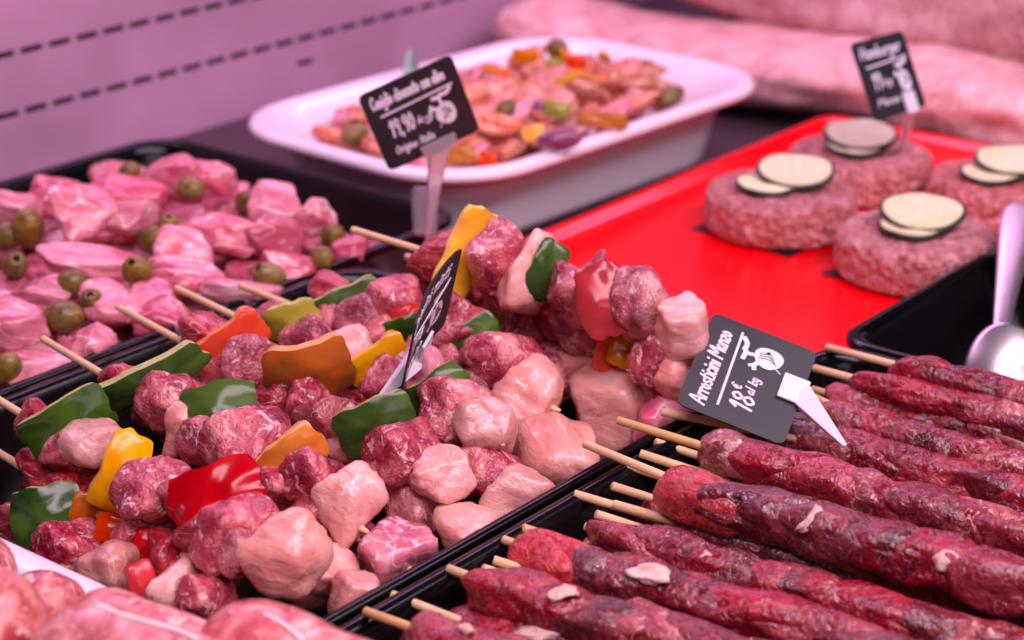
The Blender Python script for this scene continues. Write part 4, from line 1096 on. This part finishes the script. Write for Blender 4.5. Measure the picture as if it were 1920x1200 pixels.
# ------------------------------------------------------------------ price cards with hand lettering
G = {  # pen strokes in a 0..1 tall box
    'A': (0.62, [[(0, 0), (0.28, 1), (0.58, 0)], [(0.1, 0.35), (0.5, 0.38)]]), 'M': (0.8, [[(0, 0), (0.1, 1), (0.38, 0.35), (0.66, 1), (0.76, 0)]]),
    'C': (0.6, [[(0.55, 0.85), (0.3, 1), (0.05, 0.55), (0.25, 0.02), (0.55, 0.2)]]), 'H': (0.65, [[(0.08, 0), (0.1, 1)], [(0.55, 0), (0.55, 1)], [(0.08, 0.5), (0.55, 0.52)]]),
    'B': (0.6, [[(0.05, 0), (0.08, 1), (0.45, 0.9), (0.4, 0.58), (0.1, 0.52), (0.5, 0.4), (0.45, 0.06), (0.05, 0)]]), 'O': (0.7, [[(0.35, 1), (0.05, 0.5), (0.3, 0), (0.6, 0.5), (0.35, 1)]]),
    'I': (0.25, [[(0.1, 0), (0.12, 1)]]), 'r': (0.36, [[(0.05, 0.55), (0.08, 0)], [(0.07, 0.35), (0.2, 0.55), (0.34, 0.48)]]), 'o': (0.42, [[(0.2, 0.55), (0.03, 0.28), (0.2, 0), (0.36, 0.28), (0.2, 0.55)]]),
    's': (0.36, [[(0.32, 0.5), (0.12, 0.54), (0.08, 0.36), (0.3, 0.2), (0.22, 0.01), (0.02, 0.05)]]), 't': (0.34, [[(0.15, 0.85), (0.12, 0.08), (0.3, 0.02)], [(0.0, 0.58), (0.32, 0.6)]]),
    'i': (0.18, [[(0.08, 0.52), (0.09, 0.0)], [(0.10, 0.76), (0.115, 0.82)]]), 'c': (0.36, [[(0.32, 0.48), (0.15, 0.55), (0.03, 0.25), (0.15, 0), (0.33, 0.1)]]),
    'n': (0.44, [[(0.05, 0.55), (0.06, 0)], [(0.06, 0.35), (0.22, 0.55), (0.36, 0.42), (0.37, 0)]]), 'm': (0.62, [[(0.05, 0.55), (0.06, 0)], [(0.06, 0.38), (0.18, 0.55), (0.29, 0.42), (0.30, 0)], [(0.30, 0.38), (0.42, 0.55), (0.54, 0.42), (0.55, 0)]]),
    'a': (0.44, [[(0.34, 0.5), (0.16, 0.55), (0.03, 0.25), (0.16, 0), (0.33, 0.2), (0.35, 0.55), (0.36, 0.06), (0.42, 0.0)]]), 'z': (0.4, [[(0.03, 0.52), (0.34, 0.52), (0.04, 0.02), (0.36, 0.03)]]),
    'l': (0.2, [[(0.08, 0.98), (0.09, 0.0)]]), 'g': (0.42, [[(0.34, 0.5), (0.15, 0.55), (0.04, 0.28), (0.18, 0.03), (0.33, 0.25), (0.35, 0.52), (0.34, -0.25), (0.15, -0.4), (0.03, -0.25)]]),
    'd': (0.44, [[(0.34, 0.45), (0.16, 0.55), (0.03, 0.25), (0.16, 0), (0.33, 0.2), (0.35, 1.0), (0.36, 0.0)]]), 'e': (0.4, [[(0.05, 0.28), (0.33, 0.32), (0.2, 0.55), (0.03, 0.28), (0.17, 0), (0.36, 0.1)]]),
    'k': (0.4, [[(0.06, 0.95), (0.07, 0)], [(0.34, 0.55), (0.08, 0.25), (0.36, 0.0)]]), 'u': (0.44, [[(0.05, 0.55), (0.08, 0.1), (0.22, 0.0), (0.34, 0.2), (0.36, 0.55), (0.38, 0.0)]]),
    'b': (0.42, [[(0.06, 1.0), (0.07, 0.02), (0.26, 0.0), (0.36, 0.28), (0.22, 0.52), (0.07, 0.35)]]), 'v': (0.4, [[(0.04, 0.55), (0.18, 0.0), (0.36, 0.55)]]),
    '1': (0.4, [[(0.05, 0.7), (0.25, 1), (0.24, 0)]]), '8': (0.52, [[(0.26, 0.52), (0.07, 0.78), (0.26, 1), (0.44, 0.78), (0.26, 0.52), (0.04, 0.24), (0.26, 0), (0.48, 0.24), (0.26, 0.52)]]),
    '9': (0.5, [[(0.42, 0.75), (0.22, 1), (0.06, 0.75), (0.22, 0.52), (0.42, 0.72), (0.44, 0.9), (0.36, 0)]]), '0': (0.5, [[(0.25, 1), (0.05, 0.5), (0.25, 0), (0.45, 0.5), (0.25, 1)]]),
    'S': (0.5, [[(0.45, 0.88), (0.22, 1), (0.08, 0.75), (0.42, 0.35), (0.25, 0.0), (0.02, 0.12)]]), 'p': (0.42, [[(0.06, 0.55), (0.05, -0.4)], [(0.06, 0.35), (0.22, 0.55), (0.36, 0.28), (0.2, 0.0), (0.06, 0.15)]]), 'h': (0.42, [[(0.06, 1), (0.07, 0)], [(0.07, 0.35), (0.22, 0.55), (0.35, 0.4), (0.36, 0)]]),
    '€': (0.5, [[(0.45, 0.9), (0.25, 1), (0.1, 0.5), (0.25, 0), (0.46, 0.1)], [(0.0, 0.6), (0.34, 0.62)], [(0.0, 0.4), (0.32, 0.42)]]), ',': (0.2, [[(0.1, 0.06), (0.05, -0.15)]]), ' ': (0.3, []), ':': (0.2, [[(0.1, 0.08), (0.11, 0.13)], [(0.1, 0.42), (0.11, 0.47)]]),
}
def smooth_line(pts, k=5):
    if len(pts) < 3: return pts
    out = []
    for i in range(len(pts) - 1):
        p0 = pts[max(i - 1, 0)]; p1 = pts[i]; p2 = pts[i + 1]; p3 = pts[min(i + 2, len(pts) - 1)]
        for j in range(k):
            t = j / k
            out.append(tuple(0.5 * (2 * p1[a] + (p2[a] - p0[a]) * t + (2 * p0[a] - 5 * p1[a] + 4 * p2[a] - p3[a]) * t * t + (3 * p1[a] - p0[a] - 3 * p2[a] + p3[a]) * t ** 3) for a in (0, 1)))
    out.append(pts[-1])
    return out
class Ink:
    def __init__(s, z0, bend=None): s.bend = bend; s.V = []; s.F = []; s.z = z0; s.n = 0
    def stroke(s, pts, w):
        pts = [p for i, p in enumerate(pts) if i == 0 or math.hypot(p[0] - pts[i - 1][0], p[1] - pts[i - 1][1]) > 1e-6]
        if len(pts) < 2: return
        z = s.z + 0.00003 * (s.n % 6); s.n += 1
        b = len(s.V); n = len(pts)
        for i, p in enumerate(pts):
            a, c = pts[max(i - 1, 0)], pts[min(i + 1, n - 1)]
            dx, dy = c[0] - a[0], c[1] - a[1]; l = math.hypot(dx, dy) or 1
            nx, ny = -dy / l * w / 2, dx / l * w / 2
            ex, ey = (-(dx / l) * w * 0.4, -(dy / l) * w * 0.4) if i == 0 else ((dx / l) * w * 0.4, (dy / l) * w * 0.4) if i == n - 1 else (0, 0)
            for sx, zz in ((1, z), (-1, z), (-1, s.z - 0.0003), (1, s.z - 0.0003)):
                s.V.append((p[0] + nx * sx + ex, p[1] + ny * sx + ey, zz))
        for i in range(n - 1):
            for k in range(4):
                s.F.append((b + i * 4 + k, b + i * 4 + (k + 1) % 4, b + i * 4 + 4 + (k + 1) % 4, b + i * 4 + 4 + k))
        s.F.append((b, b + 3, b + 2, b + 1)); e = b + (n - 1) * 4; s.F.append((e, e + 1, e + 2, e + 3))
    def text(s, txt, x, y, h, w, slant=0.18, squeeze=1.0, fit=None):
        adv = sum(G[c][0] + 0.07 for c in txt)
        if fit: squeeze = fit / (adv * h)
        for c in txt:
            cw, st = G[c]
            for q in st:
                s.stroke([(x + (px * squeeze + slant * py * squeeze) * h, y + py * h) for px, py in smooth_line(q)], w)
            x += (cw + 0.07) * h * squeeze
    def disc(s, pts):
        z = s.z + 0.0002; b = len(s.V)
        for x, y in pts: s.V.append((x, y, z))
        n = len(pts); s.F.append(tuple(b + k for k in range(n)))
    def build(s, name, parent, R, mat):
        V = [(x, y, z + s.bend(x, y)) for x, y, z in s.V] if s.bend else s.V
        me = mesh(name, V, s.F)
        o = link(name, me, mat, smooth=False)
        o.parent = parent; o.rotation_euler = R.to_euler()
        return o
CW, CH = 0.050, 0.046
def price_card(label, X, Y, t, lines, spike_to, clip_x=0.002, clip_mat='clip', curl=0.0, icon=True, clip_w=0.011, clip_h=0.011, spike_w=0.009):
    X = Vector(X).normalized(); Y = Vector(Y); Nn = X.cross(Y).normalized(); Y = Nn.cross(X)
    R = Matrix((X, Y, Nn)).transposed(); t = Vector(t)
    root = thing('price_card', t, label, 'price card', 'slate price cards')
    def bendz(x, y): return curl * ((x / (CW / 2)) ** 2 - 0.3)
    V = []; F = []; nx = 28; rc = 0.003
    for z in (0.0004, -0.0004):
        for i in range(nx + 1):
            x = -CW / 2 + CW * i / nx if 1 < i < nx - 1 else [-CW / 2, -CW / 2 + rc * 0.35, CW / 2 - rc * 0.35, CW / 2][[0, 1, nx - 1, nx].index(i)]
            e = max(0.0, rc - (CW / 2 - abs(x)))
            hy = CH / 2 - rc + math.sqrt(max(0.0, rc * rc - e * e))
            V += [(x, hy, z + bendz(x, hy)), (x, -hy, z + bendz(x, -hy))]
    m = 2 * (nx + 1)
    for i in range(nx):
        a = 2 * i
        F += [(a, a + 1, a + 3, a + 2), (m + a, m + a + 2, m + a + 3, m + a + 1), (a, a + 2, m + a + 2, m + a), (a + 1, m + a + 1, m + a + 3, a + 3)]
    F += [(0, m, m + 1, 1), (2 * nx, 2 * nx + 1, m + 2 * nx + 1, m + 2 * nx)]
    o = link('panel', mesh('panel', V, F), M['card'], smooth=False); o.parent = root; o.rotation_euler = R.to_euler()
    z0 = 0.0006
    ink = Ink(z0, bendz)
    ink.text(lines[0], -CW * 0.42, CH * 0.27, 0.0068, 0.0009, fit=CW * 0.78)
    ink.build('heading', root, R, M['chalk'])
    ink = Ink(z0, bendz); ink.stroke([(-CW * 0.36, CH * 0.16), (CW * 0.40, CH * 0.185)], 0.0010); ink.build('underline', root, R, M['chalk'])
    ink = Ink(z0, bendz); ink.text(lines[1], -CW * 0.34, -CH * 0.13, 0.0092, 0.0011, fit=CW * (0.16 if len(lines[1]) < 3 else 0.26))
    ink.text(lines[2], -CW * (0.16 if len(lines[1]) < 3 else 0.06), -CH * 0.10, 0.0040, 0.00065, fit=CW * 0.18)
    if lines[1] == '18': ink.text('€', -CW * 0.15, CH * 0.02, 0.0040, 0.00065)
    ink.build('price', root, R, M['chalk'])
    if len(lines) > 3:
        ink = Ink(z0, bendz); ink.text(lines[3], -CW * 0.36, -CH * 0.34, 0.0042, 0.0006, fit=CW * 0.42); ink.build('small_print', root, R, M['chalk'])
    if icon:
        ink = Ink(z0, bendz)
        cx, cy = CW * 0.26, -CH * 0.07
        ink.disc([(cx + 0.0052 * math.cos(a) * (1 - 0.18 * math.cos(a)), cy - 0.002 + 0.0062 * math.sin(a)) for a in [2 * math.pi * k / 28 for k in range(28)]])
        ink.stroke(smooth_line([(cx - 0.001, cy + 0.0035), (cx - 0.0015, cy + 0.0065), (cx + 0.0000, cy + 0.0088)]), 0.0016)
        ink.stroke(smooth_line([(cx - 0.0046, cy + 0.0080), (cx - 0.0015, cy + 0.0078), (cx + 0.0000, cy + 0.0085)]), 0.0020)
        ink.stroke(smooth_line([(cx + 0.0000, cy + 0.0085), (cx + 0.0030, cy + 0.0085), (cx + 0.0050, cy + 0.0102)]), 0.0020)
        ink.stroke(smooth_line([(cx - 0.0035, cy + 0.0012), (cx - 0.0062, cy + 0.0026), (cx - 0.0078, cy + 0.0022)]), 0.0019)
        ink.stroke([(cx - 0.0060, cy + 0.0026), (cx - 0.0070, cy + 0.0044)], 0.0014)
        ink.stroke([(cx - 0.0042, cy - 0.0060), (cx - 0.0058, cy - 0.0085)], 0.0004)
        pic = ink.build('drawing', root, R, M['chalk'])
        eye = Ink(z0 + 0.00045, bendz)
        eye.disc([(cx + 0.0016 + 0.0007 * math.cos(a), cy - 0.0012 + 0.0009 * math.sin(a)) for a in [2 * math.pi * k / 12 for k in range(12)]])
        e = eye.build('eye', pic, R, M['card']); e.rotation_euler = (0, 0, 0)
        eye = Ink(z0 + 0.00042, bendz)
        for j in range(3): eye.stroke(smooth_line([(cx - 0.0030 + 0.0012 * j, cy - 0.006 + 0.001 * j), (cx - 0.0012 + 0.0012 * j, cy - 0.002), (cx - 0.0020 + 0.0012 * j, cy + 0.002)]), 0.00025)
        e = eye.build('stripes', pic, R, M['card']); e.rotation_euler = (0, 0, 0)
    # clip folded over the bottom edge
    c0 = t + R @ Vector((clip_x, -CH / 2, 0))
    w, h = clip_w, clip_h
    cm = M[clip_mat]
    wedge('clip', root, t + R @ Vector((clip_x, -CH / 2 - 0.0015, 0.0016)), t + R @ Vector((clip_x, -CH / 2 + h, 0.0016)), w, w, 0.0012, 0.0012, X, cm)
    wedge('clip_back', root, t + R @ Vector((clip_x, -CH / 2 - 0.0015, -0.0016)), t + R @ Vector((clip_x, -CH / 2 + h, -0.0016)), w, w, 0.0012, 0.0012, X, cm)
    wedge('spike', root, c0 + R @ Vector((0, 0.001, 0)), spike_to, spike_w, 0.0016, 0.0045, 0.0012, X, cm)
    return root, R, t
P_ = lambda x, y, z: P(x, y, z)
price_card('slate price card for beef skewers leaning on the dark red meat', (0.8537, 0.2217, 0.4712), (-0.3904, 0.8713, 0.2974), (0.6489, 0.3968, 0.0690),
           ['Arrosticini Manzo', '18', 'al kg'], P(1585, 836, 0.055), clip_x=0.002, clip_w=0.0125, clip_h=0.0095, spike_w=0.010)
r1, R1, t1 = price_card('slate price card standing in front of the white dish', (0.7339, -0.5717, 0.3667), (-0.4118, 0.0547, 0.9096), (0.7198, 0.6349, 0.1234),
           ['Coniglio disossato con olive', '19,90', 'kg', 'Origine: Italia'], P(800, 452, 0.052), clip_x=0.003, clip_mat='clear', clip_w=0.019, clip_h=0.006, spike_w=0.010)
wedge('stand_block', r1, P(797, 352, 0.076), P(797, 440, 0.051), 0.014, 0.012, 0.008, 0.008, RIGHT, M['clear'])
price_card('small far slate price card stuck in the rear burger', (0.9935, -0.1137, -0.0067), (0.0572, 0.4467, 0.8929), (1.0103, 0.5333, 0.1005),
           ['Hamburger', '19', 'kg', 'Manzo'], P(1690, 288, 0.044), clip_x=0.010, spike_w=0.008)
price_card('dark price card seen almost edge-on among the kebab skewers', (0.9572 * 0.982 - 0.2106 * 0.19, 0.1188 * 0.982 + 0.9116 * 0.19, 0.2639 * 0.982 + 0.3532 * 0.19), (-0.1986, -0.3936, 0.8976), CAM + (Vector((0.5863, 0.516, 0.0797)) - CAM) * 0.955 + Vector((0, 0, 0.003)),
           ['Spiedini misti', '19', 'kg', 'Origine: Italia'], P(702, 758, 0.072), clip_x=0.004, curl=0.003)
